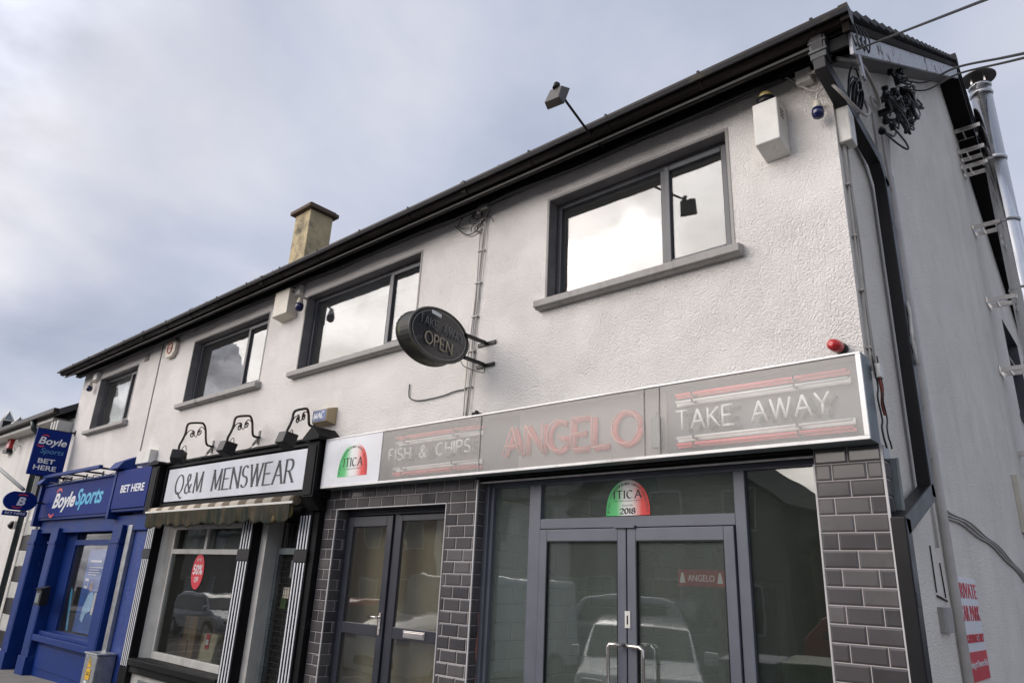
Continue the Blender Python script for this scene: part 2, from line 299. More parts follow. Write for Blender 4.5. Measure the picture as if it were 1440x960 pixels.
def arc(c, r, a0, a1, n, ax=Vector((1, 0, 0)), ay=Vector((0, 0, 1))):
    return [Vector(c)+r*(math.cos(R(a0+(a1-a0)*i/n))*ax+math.sin(R(a0+(a1-a0)*i/n))*ay) for i in range(n+1)]
def smooth_path(pts, n=6):
    pts = [Vector(p) for p in pts]; P = [2*pts[0]-pts[1]]+pts+[2*pts[-1]-pts[-2]]; o = []
    for i in range(1, len(P)-2):
        a, b, c, d = P[i-1:i+3]
        for k in range(n):
            t = k/n; o.append(0.5*((2*b)+(c-a)*t+(2*a-5*b+4*c-d)*t*t+(3*b-a-3*c+d)*t**3))
    return o+[pts[-1]]

def wpos(o):
    p = Vector((0, 0, 0))
    while o is not None: p += o.location; o = o.parent
    return p
def obj(name, bm, mats, parent=None, bev=0.0, label=None, recalc=True, smooth=False):
    """link the bmesh (world coordinates) as ONE mesh object, local to its parent"""
    if recalc: bmesh.ops.recalc_face_normals(bm, faces=bm.faces)
    if parent is not None:
        bmesh.ops.translate(bm, verts=bm.verts, vec=-wpos(parent))
    me = bpy.data.meshes.new(name); bm.to_mesh(me); bm.free()
    if not isinstance(mats, (list, tuple)): mats = [mats]
    for q in mats: me.materials.append(q)
    if smooth:
        for p in me.polygons: p.use_smooth = True
    o = bpy.data.objects.new(name, me); COL.objects.link(o)
    if parent is not None: o.parent = parent
    if bev:
        b = o.modifiers.new('bevel', 'BEVEL'); b.width = bev; b.segments = 2; b.limit_method = 'ANGLE'; b.angle_limit = R(40)
    if label: o['label'] = label
    return o
def thing(name, label, cat, loc=(0, 0, 0), group=None):
    o = bpy.data.objects.new(name, None); COL.objects.link(o); o.location = loc; o.empty_display_size = 0.1
    o['label'] = label; o['category'] = cat
    if group: o['group'] = group
    return o
def tag(o, label, cat, group=None):
    o['label'] = label; o['category'] = cat
    if group: o['group'] = group
    # origin at the thing's own middle
    me = o.data; c = sum((v.co for v in me.vertices), Vector())/len(me.vertices)
    me.transform(Matrix.Translation(-c)); o.location = c
    return o
def struct(name, bm, m, kind='structure'):
    o = obj(name, bm, m); o['kind'] = kind; return o
NB = bmesh.new
def boxes(lst):
    bm = NB()
    for b in lst: box(bm, *b)
    return bm
def frame_rect(bm, x0, x1, z0, z1, t, y0, y1, tb=None, mi=0):
    tb = t if tb is None else tb
    box(bm, x0, x0+t, y0, y1, z0, z1, mi); box(bm, x1-t, x1, y0, y1, z0, z1, mi)
    box(bm, x0+t, x1-t, y0, y1, z1-t, z1, mi); box(bm, x0+t, x1-t, y0, y1, z0, z0+tb, mi)

# ------------------------------------------------------------ lettering
def circ(cx, cz, rx, rz, a0, a1, n=14): return [(cx+rx*math.cos(R(a0+(a1-a0)*i/n)), cz+rz*math.sin(R(a0+(a1-a0)*i/n))) for i in range(n+1)]
ST = {
 'A': (0.8, [[(0, 0), (0.4, 1)], [(0.4, 1), (0.8, 0)], [(0.15, 0.36), (0.65, 0.36)]]),
 'N': (0.75, [[(0, 0), (0, 1)], [(0, 1), (0.75, 0)], [(0.75, 0), (0.75, 1)]]),
 'G': (0.8, [circ(0.42, 0.5, 0.42, 0.5, 50, 315, 16), [(0.74, 0.12), (0.74, 0.44), (0.45, 0.44)]]),
 'E': (0.6, [[(0, 0), (0, 1)], [(0, 1), (0.58, 1)], [(0, 0.5), (0.48, 0.5)], [(0, 0), (0.6, 0)]]),
 'L': (0.55, [[(0, 1), (0, 0)], [(0, 0), (0.55, 0)]]),
 'O': (0.95, [circ(0.47, 0.5, 0.47, 0.5, 0, 360, 24)]),
 'T': (0.7, [[(0, 1), (0.7, 1)], [(0.35, 1), (0.35, 0)]]),
 'K': (0.65, [[(0, 0), (0, 1)], [(0.62, 1), (0, 0.42)], [(0.18, 0.58), (0.65, 0)]]),
 'W': (1.05, [[(0, 1), (0.27, 0)], [(0.27, 0), (0.52, 1)], [(0.52, 1), (0.78, 0)], [(0.78, 0), (1.05, 1)]]),
 'Y': (0.7, [[(0, 1), (0.35, 0.48)], [(0.7, 1), (0.35, 0.48)], [(0.35, 0.48), (0.35, 0)]]),
 'F': (0.55, [[(0, 0), (0, 1)], [(0, 1), (0.55, 1)], [(0, 0.5), (0.45, 0.5)]]),
 'I': (0.05, [[(0.02, 0), (0.02, 1)]]),
 'S': (0.58, [circ(0.29, 0.745, 0.26, 0.255, 35, 265, 10)+circ(0.29, 0.25, 0.28, 0.25, 85, -150, 10)]),
 'H': (0.65, [[(0, 0), (0, 1)], [(0.65, 0), (0.65, 1)], [(0, 0.5), (0.65, 0.5)]]),
 'C': (0.75, [circ(0.4, 0.5, 0.4, 0.5, 48, 312, 16)]),
 'P': (0.55, [[(0, 0), (0, 1)], [(0, 1), (0.28, 1)]+circ(0.28, 0.74, 0.26, 0.26, 90, -90, 8)+[(0, 0.48)]]),
 'R': (0.66, [[(0, 0), (0, 1)], [(0, 1), (0.3, 1)]+circ(0.3, 0.75, 0.26, 0.25, 90, -90, 8)+[(0, 0.5)], [(0.28, 0.5), (0.66, 0)]]),
 'M': (0.95, [[(0.06, 0), (0.1, 1)], [(0.1, 1), (0.48, 0.05)], [(0.48, 0.05), (0.86, 1)], [(0.86, 1), (0.9, 0)]]),
 'Q': (0.95, [circ(0.45, 0.5, 0.45, 0.5, 0, 360, 24), [(0.4, 0.1), (0.6, -0.1), (0.85, -0.24), (0.95, -0.2)]]),
 '&': (0.8, [[(0.8, 0.05), (0.62, 0.05), (0.22, 0.62), (0.16, 0.8), (0.25, 0.97), (0.42, 0.97), (0.5, 0.82), (0.42, 0.66), (0.12, 0.42), (0.02, 0.24), (0.1, 0.05), (0.3, -0.02), (0.55, 0.12), (0.7, 0.45)]]),
 '2': (0.55, [circ(0.27, 0.72, 0.25, 0.27, 170, -20, 8)+[(0, 0.03)], [(0, 0.03), (0.55, 0.03)]]),
 '0': (0.55, [circ(0.27, 0.5, 0.26, 0.5, 0, 360, 16)]), '1': (0.2, [[(0.1, 0), (0.1, 1)]]),
 '8': (0.55, [circ(0.27, 0.74, 0.21, 0.25, 0, 360, 12), circ(0.27, 0.25, 0.26, 0.25, 0, 360, 12)]),
 '5': (0.55, [[(0.5, 1), (0.1, 1)], [(0.1, 1), (0.06, 0.55)]+circ(0.26, 0.32, 0.27, 0.32, 130, -150, 10)]),
 ' ': (0.62, []),
}
def strokes(text, gap=0.22):
    """-> list of polylines in a unit-high line, total width"""
    x = 0; o = []
    for ch in text:
        w, ls = ST[ch]
        for l in ls: o.append([(x+p[0], p[1]) for p in l])
        x += w+gap
    return o, x-gap
def plane_map(o, ex, ez, en):
    o, ex, ez, en = map(Vector, (o, ex, ez, en))
    return lambda x, z, d=0.0: o+ex*x+ez*z+en*d
def neon(bm, text, x0, x1, z0, z1, mp, r, d, mi=0, gap=0.22, seg=6):
    ls, w = strokes(text, gap); sx = (x1-x0)/w; sz = z1-z0
    for l in ls: tube(bm, [mp(x0+p[0]*sx, z0+p[1]*sz, d) for p in l], r, seg, mi)
def serif(bm, text, x0, x1, z0, z1, mp, wt, d, nib=25, gap=0.2, mi=0, sf=1.0, th=0.003, minw=0.22):
    """letters drawn as with a broad pen, with foot and head serifs"""
    ls, w = strokes(text, gap); sx = (x1-x0)/w; sz = z1-z0
    nx, nz = math.cos(R(nib))*wt/2, math.sin(R(nib))*wt/2; k = 0
    for l in ls:
        q = [(x0+p[0]*sx, z0+p[1]*sz) for p in l]
        for (a, b), (c, e_) in zip(q[:-1], q[1:]):
            k += 1; dd = d+0.00012*(k % 9)
            dxx, dzz = c-a, e_-b; ln = math.hypot(dxx, dzz) or 1
            mw = wt*minw/2; tx, tz = -dzz/ln*mw, dxx/ln*mw
            P = [(a-nx-tx, b-nz-tz), (a+nx-tx, b+nz-tz), (a+nx+tx, b+nz+tz), (c+nx+tx, e_+nz+tz), (c-nx+tx, e_-nz+tz), (c-nx-tx, e_-nz-tz)]
            # convex outline of the swept nib
            pts = [(a-nx-tx, b-nz-tz), (a+nx+tx, b+nz+tz), (a-nx+tx, b-nz+tz), (a+nx-tx, b+nz-tz), (c-nx-tx, e_-nz-tz), (c+nx+tx, e_+nz+tz), (c-nx+tx, e_-nz+tz), (c+nx-tx, e_+nz-tz)]
            pts = sorted(set(pts))
            def half(ps):
                h = []
                for p in ps:
                    while len(h) > 1 and (h[-1][0]-h[-2][0])*(p[1]-h[-2][1])-(h[-1][1]-h[-2][1])*(p[0]-h[-2][0]) <= 1e-12: h.pop()
                    h.append(p)
                return h
            hull = half(pts)[:-1]+half(pts[::-1])[:-1]
            if len(hull) > 2: prism(bm, [mp(p[0], p[1], dd) for p in hull], (mp(0, 0, th)-mp(0, 0, 0)), mi)
        if sf and len(l) == 2 and abs(l[0][0]-l[1][0]) < 0.5:
            for p in l:
                if p[1] in (0, 1):
                    X, Z = x0+p[0]*sx, z0+p[1]*sz; k += 1; hw = wt*0.95*sf; h = wt*0.13
                    prism(bm, [mp(X-hw, Z-h, d+0.0016), mp(X+hw, Z-h, d+0.0016), mp(X+hw, Z+h, d+0.0016), mp(X-hw, Z+h, d+0.0016)], (mp(0, 0, th)-mp(0, 0, 0)), mi)
def sans(bm, text, x0, x1, z0, z1, mp, d, bold=0.0, shear=0.0, mi=0, th=0.003):
    """Blender's own sans letters fitted into a box on a plane"""
    cu = bpy.data.curves.new('tmp', 'FONT'); cu.body = text; cu.size = 1; cu.offset = bold; cu.shear = shear; cu.extrude = 0.5; cu.resolution_u = 3
    ob = bpy.data.objects.new('tmp', cu); COL.objects.link(ob)
    me = bpy.data.meshes.new_from_object(ob.evaluated_get(bpy.context.evaluated_depsgraph_get()))
    xs = [v.co.x for v in me.vertices]; ys = [v.co.y for v in me.vertices]
    ax, bx, ay, by = min(xs), max(xs), min(ys), max(ys)
    vs = [bm.verts.new(mp(x0+(v.co.x-ax)/(bx-ax)*(x1-x0), z0+(v.co.y-ay)/(by-ay)*(z1-z0), d+(th if v.co.z > 0 else 0))) for v in me.vertices]
    for p in me.polygons:
        try:
            f = bm.faces.new([vs[i] for i in p.vertices]); f.material_index = mi
        except ValueError: pass
    bpy.data.objects.remove(ob); bpy.data.curves.remove(cu); bpy.data.meshes.remove(me)
FRONT = lambda y: plane_map((0, y, 0), (1, 0, 0), (0, 0, 1), (0, -1, 0))        # facing the street
SIDE = lambda x: plane_map((x, 0, 0), (0, 1, 0), (0, 0, 1), (1, 0, 0))          # facing +x

# ============================================================ SETTING
bm = NB(); X0, X1 = -140, 60
def gquad(bm, y0, y1, dz, x0=X0, x1=X1): quad(bm, [(x0, y0, gz(x0)+dz), (x1, y0, gz(x1)+dz), (x1, y1, gz(x1)+dz), (x0, y1, gz(x0)+dz)])
gquad(bm, -300, 300, -0.14, -400, 300); struct('ground', bm, M['asphalt'])
bm = NB(); gquad(bm, -13.5, -2.4, -0.13); struct('road', bm, M['asphalt'])
def slab(x0, x1, y0, y1, h0, h1):
    bm = NB(); prism(bm, [(x0, y0, gz(x0)+h0), (x1, y0, gz(x1)+h0), (x1, y0, gz(x1)+h1), (x0, y0, gz(x0)+h1)], (0, y1-y0, 0)); return bm
struct('pavement', slab(X0, 40, -2.25, 1.2, -0.3, 0.0), M['pave'])
struct('kerb', slab(X0, 40, -2.4, -2.252, -0.3, 0.003), M['kerb'])
struct('far_pavement', slab(X0, 40, -17, -13.5, -0.3, 0.0), M['pave'])
bm = NB()
for i in range(14):
    x = 4-i*2.6; prism(bm, [(x, -7.3, gz(x)-0.124), (x+0.1, -7.3, gz(x+.1)-0.124), (x+0.1, -7.3, gz(x+.1)-0.120), (x, -7.3, gz(x)-0.120)], (0, 4.7, 0))
struct('road_markings', bm, M['linep'])

# ============================================================ MAIN BUILDING
ZT, ZB = 5.376, 4.343
WIN = [(-2.607, -0.815), (-6.722, -4.449), (-9.962, -7.671), (-13.986, -12.179)]
XL, YB, RID = -15.0, 11.8, 5.9
def zroof(y): return 5.74+0.62*(y if y < RID else 2*RID-y)          # underside of the roof at depth y
bld = thing('shop_building', 'long two storey white rendered building with dark grey windows above three shops', 'building', (-7.5, 5.9, 0.2))
bm = NB()
xs = sorted({XL, 0.0}|{a for w in WIN for a in w}); zs = [0.0, ZB, ZT, 5.68]
zs[0] = 2.72
for i in range(len(xs)-1):
    for j in range(3):
        hole = j == 1 and (xs[i], xs[i+1]) in WIN
        if not hole: quad(bm, [(xs[i], 0, zs[j]), (xs[i+1], 0, zs[j]), (xs[i+1], 0, zs[j+1]), (xs[i], 0, zs[j+1])])
bmesh.ops.remove_doubles(bm, verts=bm.verts, dist=1e-5)
obj('front_wall', bm, M['wall'], bld, recalc=False)
# gable end towards the lane, with its one window opening
SW = (7.98, 9.5, 4.62, 6.12)
bm = NB()
def gq(y0, y1, z0, z1): quad(bm, [(0, y0, z0), (0, y1, z0), (0, y1, z1(y1) if callable(z1) else z1), (0, y0, z1(y0) if callable(z1) else z1)])
zt = lambda y: zroof(y)-0.05
gq(0, RID, -1, zt); gq(RID, SW[0], -1, zt); gq(SW[0], SW[1], -1, SW[2]); gq(SW[1], YB, -1, zt)
quad(bm, [(0, SW[0], SW[3]), (0, SW[1], SW[3]), (0, SW[1], zt(SW[1])), (0, SW[0], zt(SW[0]))])
bmesh.ops.remove_doubles(bm, verts=bm.verts, dist=1e-5)
obj('gable_wall', bm, M['wall_side'], bld, recalc=False)
bm = NB()
quad(bm, [(0, YB, -1), (XL, YB, -1), (XL, YB, 5.7), (0, YB, 5.7)]); quad(bm, [(XL, YB, 2.72), (XL, 0, 2.72), (XL, 0, zt(0)), (XL, RID, zt(RID)), (XL, YB, zt(YB))]); quad(bm, [(XL, YB, -1), (XL, .7, -1), (XL, .7, 2.72), (XL, YB, 2.72)])
obj('rear_wall', bm, M['wall'], bld, recalc=False)
bm = NB(); box(bm, XL+0.05, -0.05, 0.4, YB-0.05, 2.95, 3.05); box(bm, XL+0.05, -0.05, 3.8, 3.9, 3.05, 5.6); box(bm, XL+.05, -.05, .3, YB-.05, 5.64, 5.7); obj('inner_floor', bm, M['roomg'], bld)

def up_window(x0, x1, mull, kind):
    w = NB()   # painted reveal band round the opening
    for a in ((x0, x0+0.004), (x1-0.004, x1)): box(w, a[0], a[1], -0.004, 0.115, ZB+0.002, ZT-0.004)
    box(w, x0, x1, -0.004, 0.115, ZT-0.004, ZT); box(w, x0, x1, 0.0, 0.115, ZB-0.004, ZB+0.002)
    for a in ((x0-0.022, x0), (x1, x1+0.022)): box(w, a[0], a[1], -0.006, 0.002, ZB, ZT+0.022, 1)
    box(w, x0, x1, -0.006, 0.002, ZT, ZT+0.022, 1)
    win = obj('window', w, [M['reveal'], M['sill']], bld)
    f = NB(); y0, y1 = 0.115, 0.185
    frame_rect(f, x0+0.005, x1-0.005, ZB+0.01, ZT-0.006, 0.055, y0, y1)
    box(f, mull, mull+0.06, y0, y1, ZB+0.065, ZT-0.061)
    obj('frame', f, M['wfrm'], win, bev=0.006)
    s = NB(); frame_rect(s, mull+0.045, x1-0.045, ZB+0.05, ZT-0.046, 0.05, y0-0.018, y0+0.03)
    obj('sash', s, M['wfrm'], win, bev=0.006)
    g = NB(); box(g, x0+0.05, mull+0.01, y0+0.03, y0+0.036, ZB+0.055, ZT-0.05); obj('pane', g, M['glass'], win)
    g = NB(); box(g, mull+0.09, x1-0.09, y0+0.012, y0+0.018, ZB+0.09, ZT-0.09); obj('pane', g, M['glass'], win)
    s = NB(); xa, xb = x0-0.085, x1+0.085
    prism(s, [(xa, 0, ZB), (xa, -0.095, ZB-0.022), (xa, -0.095, ZB-0.085), (xa, -0.07, ZB-0.085), (xa, -0.066, ZB-0.097), (xa, 0, ZB-0.097)], (xb-xa, 0, 0))
    obj('sill', s, M['sill'], win, bev=0.006)
    if kind in ('net', 'blind', 'side'):
        c = NB(); yy = 0.24
        zlo = {'net': ZB+0.03, 'blind': ZT-0.22, 'side': ZB+0.03}[kind]
        a, b = (x0+0.22, x1-0.05) if kind == 'net' else (x0+0.05, x1-0.05)
        if kind == 'side': a = x0+0.35
        n = 60; pr = None
        for i in range(n+1):
            x = a+(b-a)*i/n; y = yy+(0.012*math.sin(i*1.15) if kind != 'blind' else 0)
            cur = (c.verts.new((x, y, zlo)), c.verts.new((x, y, ZT-0.03)))
            if pr: c.faces.new((pr[0], cur[0], cur[1], pr[1]))
            pr = cur
        obj('net_curtain' if kind != 'blind' else 'roller_blind', c, M['net'] if kind != 'blind' else M['netg'], win)
up_window(*WIN[0], -1.475, None); up_window(*WIN[1], -5.13, 'blind'); up_window(*WIN[2], -8.43, None); up_window(*WIN[3], -12.75, 'net')
# gable window
w = NB(); y0, y1, z0, z1 = SW
for a in ((y0, y0+.004), (y1-.004, y1)): box(w, -0.14, 0.003, a[0], a[1], z0, z1)
box(w, -0.14, 0.003, y0, y1, z1-.004, z1)
win = obj('window', w, M['wfrm'], bld)
f = NB(); box(f, -.2, -.14, y0+.005, y0+.07, z0, z1-.005); box(f, -.2, -.14, y1-.07, y1-.005, z0, z1-.005); box(f, -.2, -.14, y0+.07, y1-.07, z1-.07, z1-.005); box(f, -.2, -.14, y0+.07, y1-.07, z0, z0+.06); box(f, -.2, -.14, y0+.7, y0+.76, z0+.06, z1-.07)
obj('frame', f, M['whtpl'], win); f = NB(); box(f, -.176, -.17, y0+.06, y1-.06, z0+.05, z1-.06); obj('pane', f, M['glass'], win)
f = NB(); box(f, -.05, .07, y0-.06, y1+.06, z0-.1, z0); obj('sill', f, M['wfrm'], win, bev=0.006)

# roof: courses of tiles, both slopes
GX = 0.24
bm = NB(); n = 22; ytot = RID+0.40; dirn = Vector((0, 1, 0.62)).normalized(); nrm = Vector((0, -0.62, 1)).normalized()
slope = math.hypot(ytot, ytot*0.62); cl = slope/n
for side in (0, 1):
    for k in range(n):
        s0, s1 = k*cl-0.02, (k+1)*cl+0.03
        P = [Vector((0, -0.40, 5.56+0.04))+dirn*s0+nrm*0.052, Vector((0, -0.40, 5.60))+dirn*s1+nrm*0.012]
        P = [P[0], P[1], P[1]-nrm*0.02, P[0]-nrm*0.03]
        if side: P = [Vector((0, 2*RID-p.y, p.z)) for p in P]
        prism(bm, [Vector((XL-0.35, p.y, p.z)) for p in P], (GX+0.03-(XL-0.35), 0, 0))
# offset the whole roof so its surface carries on from the gutter
roof = obj('roof', bm, M['roof'], bld); 
bm = NB(); rz = zroof(RID)+0.12
tube(bm, [(XL-0.35, RID, rz), (GX+0.03, RID, rz)], 0.11, 10); obj('ridge', bm, M['roof'], roof)
bm = NB()                                                           # deck closes the roof from below
for side in (0, 1):
    P = [(0, -0.3, zroof(-0.3)-0.015), (0, RID, zroof(RID)-0.015), (0, RID, zroof(RID)+0.005), (0, -0.3, zroof(-0.3)+0.005)]
    if side: P = [(0, 2*RID-p[1], p[2]) for p in P]
    prism(bm, [(XL-.3, p[1], p[2]) for p in P], (GX-0.02-XL+.3, 0, 0))
obj('deck', bm, M['soffit'], roof)
for i, side in enumerate((0, 1)):                                      # verge boards of the gable
    m_ = lambda y: 2*RID-y if side else y
    b = NB(); P = [(-0.28, -0.235), (RID, -0.235), (RID, -0.055), (-0.28, -0.055)]
    prism(b, [(GX-0.02, m_(p[0]), zroof(p[0])+p[1]+0.04) for p in P], (0.022, 0, 0))
    obj('verge_board', b, M['peel'] if not side else M['black'], roof, label='white verge board with peeling paint' if not side else 'black rear verge board')
    b = NB(); P = [(-0.36, -0.053), (RID, -0.053), (RID, 0.02), (-0.36, 0.02)]
    prism(b, [(GX-0.03, m_(p[0]), zroof(p[0])+p[1]+0.04) for p in P], (0.045, 0, 0)); obj('verge_mortar', b, M['mortar'] if not side else M['black'], roof)
    b = NB(); P = [(-0.02, -0.20), (RID, -0.20), (RID, -0.175), (-0.02, -0.175)]
    prism(b, [(0.0, m_(p[0]), zroof(p[0])+p[1]+0.04) for p in P], (GX-0.022, 0, 0)); obj('verge_soffit', b, M['soffit'] if not side else M['black'], roof)
b = NB(); box(b, 0.0, GX-0.02, -0.30, -0.275, 5.44, 5.70);  obj('box_end', b, [M['black']], roof)
b = NB(); prism(b, [(GX-.019, -.275, 5.66), (GX-.019, -.10, 5.62), (GX-.019, .0, 5.33), (GX-.019, -.06, 5.33)], (.017, 0, 0)); obj('box_end_board', b, M['peel'], roof)
# eaves
b = NB(); box(b, XL-0.3, GX-0.03, -0.285, -0.265, 5.55, 5.72); box(b, XL-0.3, GX-0.24, -0.264, 0.0, 5.655, 5.672); box(b, XL-.3, -0.02, -0.10, -0.004, 5.60, 5.652); obj('fascia', b, M['black'], bld)
b = NB()
prof = [(-0.287, 5.70), (-0.287, 5.60), (-0.30, 5.585), (-0.33, 5.578), (-0.365, 5.585), (-0.385, 5.61), (-0.388, 5.655), (-0.402, 5.662), (-0.402, 5.692), (-0.380, 5.692), (-0.375, 5.61), (-0.33, 5.60), (-0.30, 5.61), (-0.295, 5.70)]
for i, (a, c) in enumerate([(XL-0.35, -11.2), (-11.2, -7.3), (-7.3, -3.4), (-3.4, GX+0.02)]):
    prism(b, [(a, p[0], p[1]) for p in prof], (c-a, 0, 0))
    prism(b, [(c-0.05, -0.29, 5.59), (c-0.05, -0.34, 5.572), (c-.05, -0.385, 5.585), (c-.05, -0.41, 5.65), (c-.05, -0.41, 5.695), (c-.05, -0.29, 5.695)], (0.06, 0, 0))
for k in range(18):
    x = XL+.4+k*.86
    prism(b, [(x, -.288, 5.60), (x, -.335, 5.568), (x, -.392, 5.60), (x, -.412, 5.70), (x, -.404, 5.70), (x, -.392, 5.62), (x, -.335, 5.576), (x, -.288, 5.606)], (.022, 0, 0))
obj('gutter', b, M['gutter'], bld)
rr = random.Random(21); b = NB()
for k in range(70):
    x = rr.choice((rr.uniform(-9.6, -9.0), rr.uniform(-12.5, -11.8), rr.uniform(-14.9, 0))); h_ = rr.uniform(.02, .07)
    p = Vector((x, -.36, 5.68)); tube(b, [p, p+Vector((rr.uniform(-.02, .02), 0, h_*.6)), p+Vector((rr.uniform(-.05, .05), rr.uniform(-.02, .02), h_))], [.006, .005, .001], 4)
obj('moss', b, mat('dry_moss', (.07, .075, .03), .9, var=.3), bld)
# downpipe from the gutter, round the corner, down the gable (square section)
def sqpipe(bm, pts, w, d=None):
    d = d or w
    for a, b_ in zip(pts[:-1], pts[1:]):
        a, b_ = Vector(a), Vector(b_); T = (b_-a).normalized(); s = T.cross(Vector((1, 0, 0)))
        s = s.normalized() if s.length > 1e-3 else Vector((0, 1, 0)); q = s.cross(T).normalized()
        A = a-T*w*0.35; L_ = (b_-a)+T*w*0.7
        prism(bm, [A+s*w/2+q*d/2, A-s*w/2+q*d/2, A-s*w/2-q*d/2, A+s*w/2-q*d/2], L_)
b = NB(); dpx = 0.075
sqpipe(b, [(dpx-.04, -0.30, 5.60), (dpx-.04, -0.28, 5.36), (dpx, 0.68, 5.10), (dpx, 0.80, 4.95), (dpx, 0.80, 2.58), (dpx, 0.02, 2.30), (dpx, 0.02, -0.1)], 0.115, 0.085)
for z in (4.55,): box(b, 0.03, 0.119, 0.752, 0.848, z, z+0.04)
for z in (1.85,): box(b, 0.03, 0.119, -0.029, 0.069, z, z+0.09)
obj('downpipe', b, M['blackp'], bld, bev=0.008)
b = NB(); box(b, -0.02, 0.09, -0.345, -0.245, 5.40, 5.60); box(b, -0.028, 0.098, -0.353, -0.237, 5.45, 5.475); box(b, -0.028, 0.098, -0.353, -0.237, 5.53, 5.55); obj('hopper', b, mat('grimy_black_hopper', (0.03, 0.034, 0.036), 0.5, dirt=(.12, .13, .13), dscale=9), bld, bev=0.006)
# chimney
b = NB(); box(b, -12.98, -12.32, 3.0, 3.62, 7.2, 10.05); ch = obj('chimney', b, M['chim'], bld, bev=0.02)
b = NB(); box(b, -13.08, -12.22, 2.90, 3.72, 10.05, 10.15); box(b, -13.03, -12.27, 2.95, 3.67, 10.15, 10.20); obj('cap', b, M['chimcap'], ch, bev=0.02)
b = NB(); box(b, -0.012, 0.012, -0.012, 0.0, 3.0, 5.6)
for v in b.verts: v.co.x += -11.24
obj('wall_joint', b, M['reveal'], bld)
b = NB(); box(b, -11.93, -11.75, -0.012, 0.0, 5.38, 5.5)
for k in range(4): box(b, -11.91, -11.77, -0.018, -0.012, 5.395+k*0.025, 5.405+k*.025)
obj('air_vent', b, M['reveal'], bld)
# ============================================================ TILED TAKEAWAY SHOPFRONT
def tilewall(bm, ox, oz, W_, H_, mp, off_rows=0, tw=0.203, thh=0.103, xoff=0.0, d=0.0, mixed=True):
    """bevelled brick-bond tiles (material 0) on a bed of grout (material 1)"""
    prism(bm, [mp(ox, oz, d-0.02), mp(ox+W_, oz, d-0.02), mp(ox+W_, oz+H_, d-0.02), mp(ox, oz+H_, d-0.02)], mp(0, 0, 0.0205)-mp(0, 0, 0), 1)
    rows = int(math.ceil(H_/thh)); g = 0.0035
    for r_ in range(rows+1):
        z1 = oz+H_-r_*thh; z0 = z1-thh
        z0 = max(z0, oz)
        if z1-z0 < 0.02: continue
        x = ox-tw+((r_+off_rows) % 2)*tw/2+xoff-tw
        while x < ox+W_:
            a, c = max(x, ox), min(x+tw, ox+W_); x += tw
            if c-a < 0.02: continue
            A, B_, C_, D_ = a+g/2, c-g/2, z0+g/2, z1-g/2; i = 0.012
            j = random.uniform(-0.0006, 0.0006)
            o = [mp(A, C_, d), mp(B_, C_, d), mp(B_, D_, d), mp(A, D_, d)]
            t_ = [mp(A+i, C_+i, d+0.008+j), mp(B_-i, C_+i, d+0.008), mp(B_-i, D_-i, d+0.008-j), mp(A+i, D_-i, d+0.008)]
            ov = [bm.verts.new(p) for p in o]; tv = [bm.verts.new(p) for p in t_]
            ti = random.choice((0, 0, 0, 2, 3)) if mixed else 0
            bm.faces.new(tv).material_index = ti
            for k in range(4): bm.faces.new((ov[k], ov[(k+1) % 4], tv[(k+1) % 4], tv[k])).material_index = ti
take = thing('takeaway_shopfront', 'grey tiled takeaway shopfront with slate blue glazed double doors and dark side door', 'shopfront', (-2.8, 0, 0.3))
PZ = 2.667; G0 = 0.1
F_ = FRONT(-0.026)
b = NB()
top = PZ+0.103
H = lambda: top-G0
tilewall(b, -0.362, G0, 0.396, top-G0, F_, 1, xoff=0.10)
b2 = SIDE(0.034); tilewall(b, -0.026, G0, 0.16, top-G0, b2, 0, xoff=0.0)
bq = plane_map((-0.362, 0, 0), (0, -1, 0), (0, 0, 1), (-1, 0, 0)); tilewall(b, -0.16, G0, 0.186, top-G0, bq, 0)
obj('tile_pillar', b, [M['tile'], M['grout'], M['tile2'], M['tile3']], take)
b = NB(); box(b, 0.028, 0.042, -0.036, -0.026, G0, top); box(b, -0.372, -0.362, -0.030, -0.024, G0, top-.1); obj('tile_trim', b, M['trim'], take)
b = NB()
tilewall(b, -3.705, G0, 0.385, top-G0-0.206, F_, 0, xoff=0.05)
tilewall(b, -0.026, G0, 0.19, top-G0, SIDE(-3.32), 0)
tilewall(b, -0.16, G0, 0.186, top-G0-.206, plane_map((-3.705, 0, 0), (0, -1, 0), (0, 0, 1), (-1, 0, 0)), 0)
obj('tile_pillar', b, [M['tile'], M['grout'], M['tile2'], M['tile3']], take)
b = NB(); box(b, -3.326, -3.312, -0.036, -0.026, G0, top); box(b, -3.712, -3.702, -0.036, -0.030, G0, 2.562); obj('tile_trim', b, M['trim'], take)
b = NB()
tilewall(b, -5.64, G0, 0.22, top-G0-0.206, F_, 0, xoff=0.1)
tilewall(b, -0.026, G0, 0.15, top-G0-.206, SIDE(-5.42), 0)
obj('tile_pillar', b, [M['tile'], M['grout'], M['tile2'], M['tile3']], take)
b = NB(); box(b, -5.426, -5.412, -0.036, -0.026, G0, 2.562); obj('tile_trim', b, M['trim'], take)
b = NB(); tilewall(b, -5.64, 2.564, 2.32, 0.206, F_, 0, xoff=0.05); box(b, -5.42, -3.705, -0.02, 0.13, 2.556, 2.563, 0); obj('tile_lintel', b, [M['tile'], M['grout'], M['tile2'], M['tile3']], take)
b = NB(); box(b, -5.418, -3.71, -0.037, -0.027, 2.556, 2.566); obj('tile_trim', b, M['trim'], take)
b = NB(); box(b, -3.317, -0.365, -0.01, 0.16, 2.735, 2.80); box(b, -3.317, -0.365, -0.07, -0.011, 2.752, 2.80); obj('lintel', b, M['black'], take)
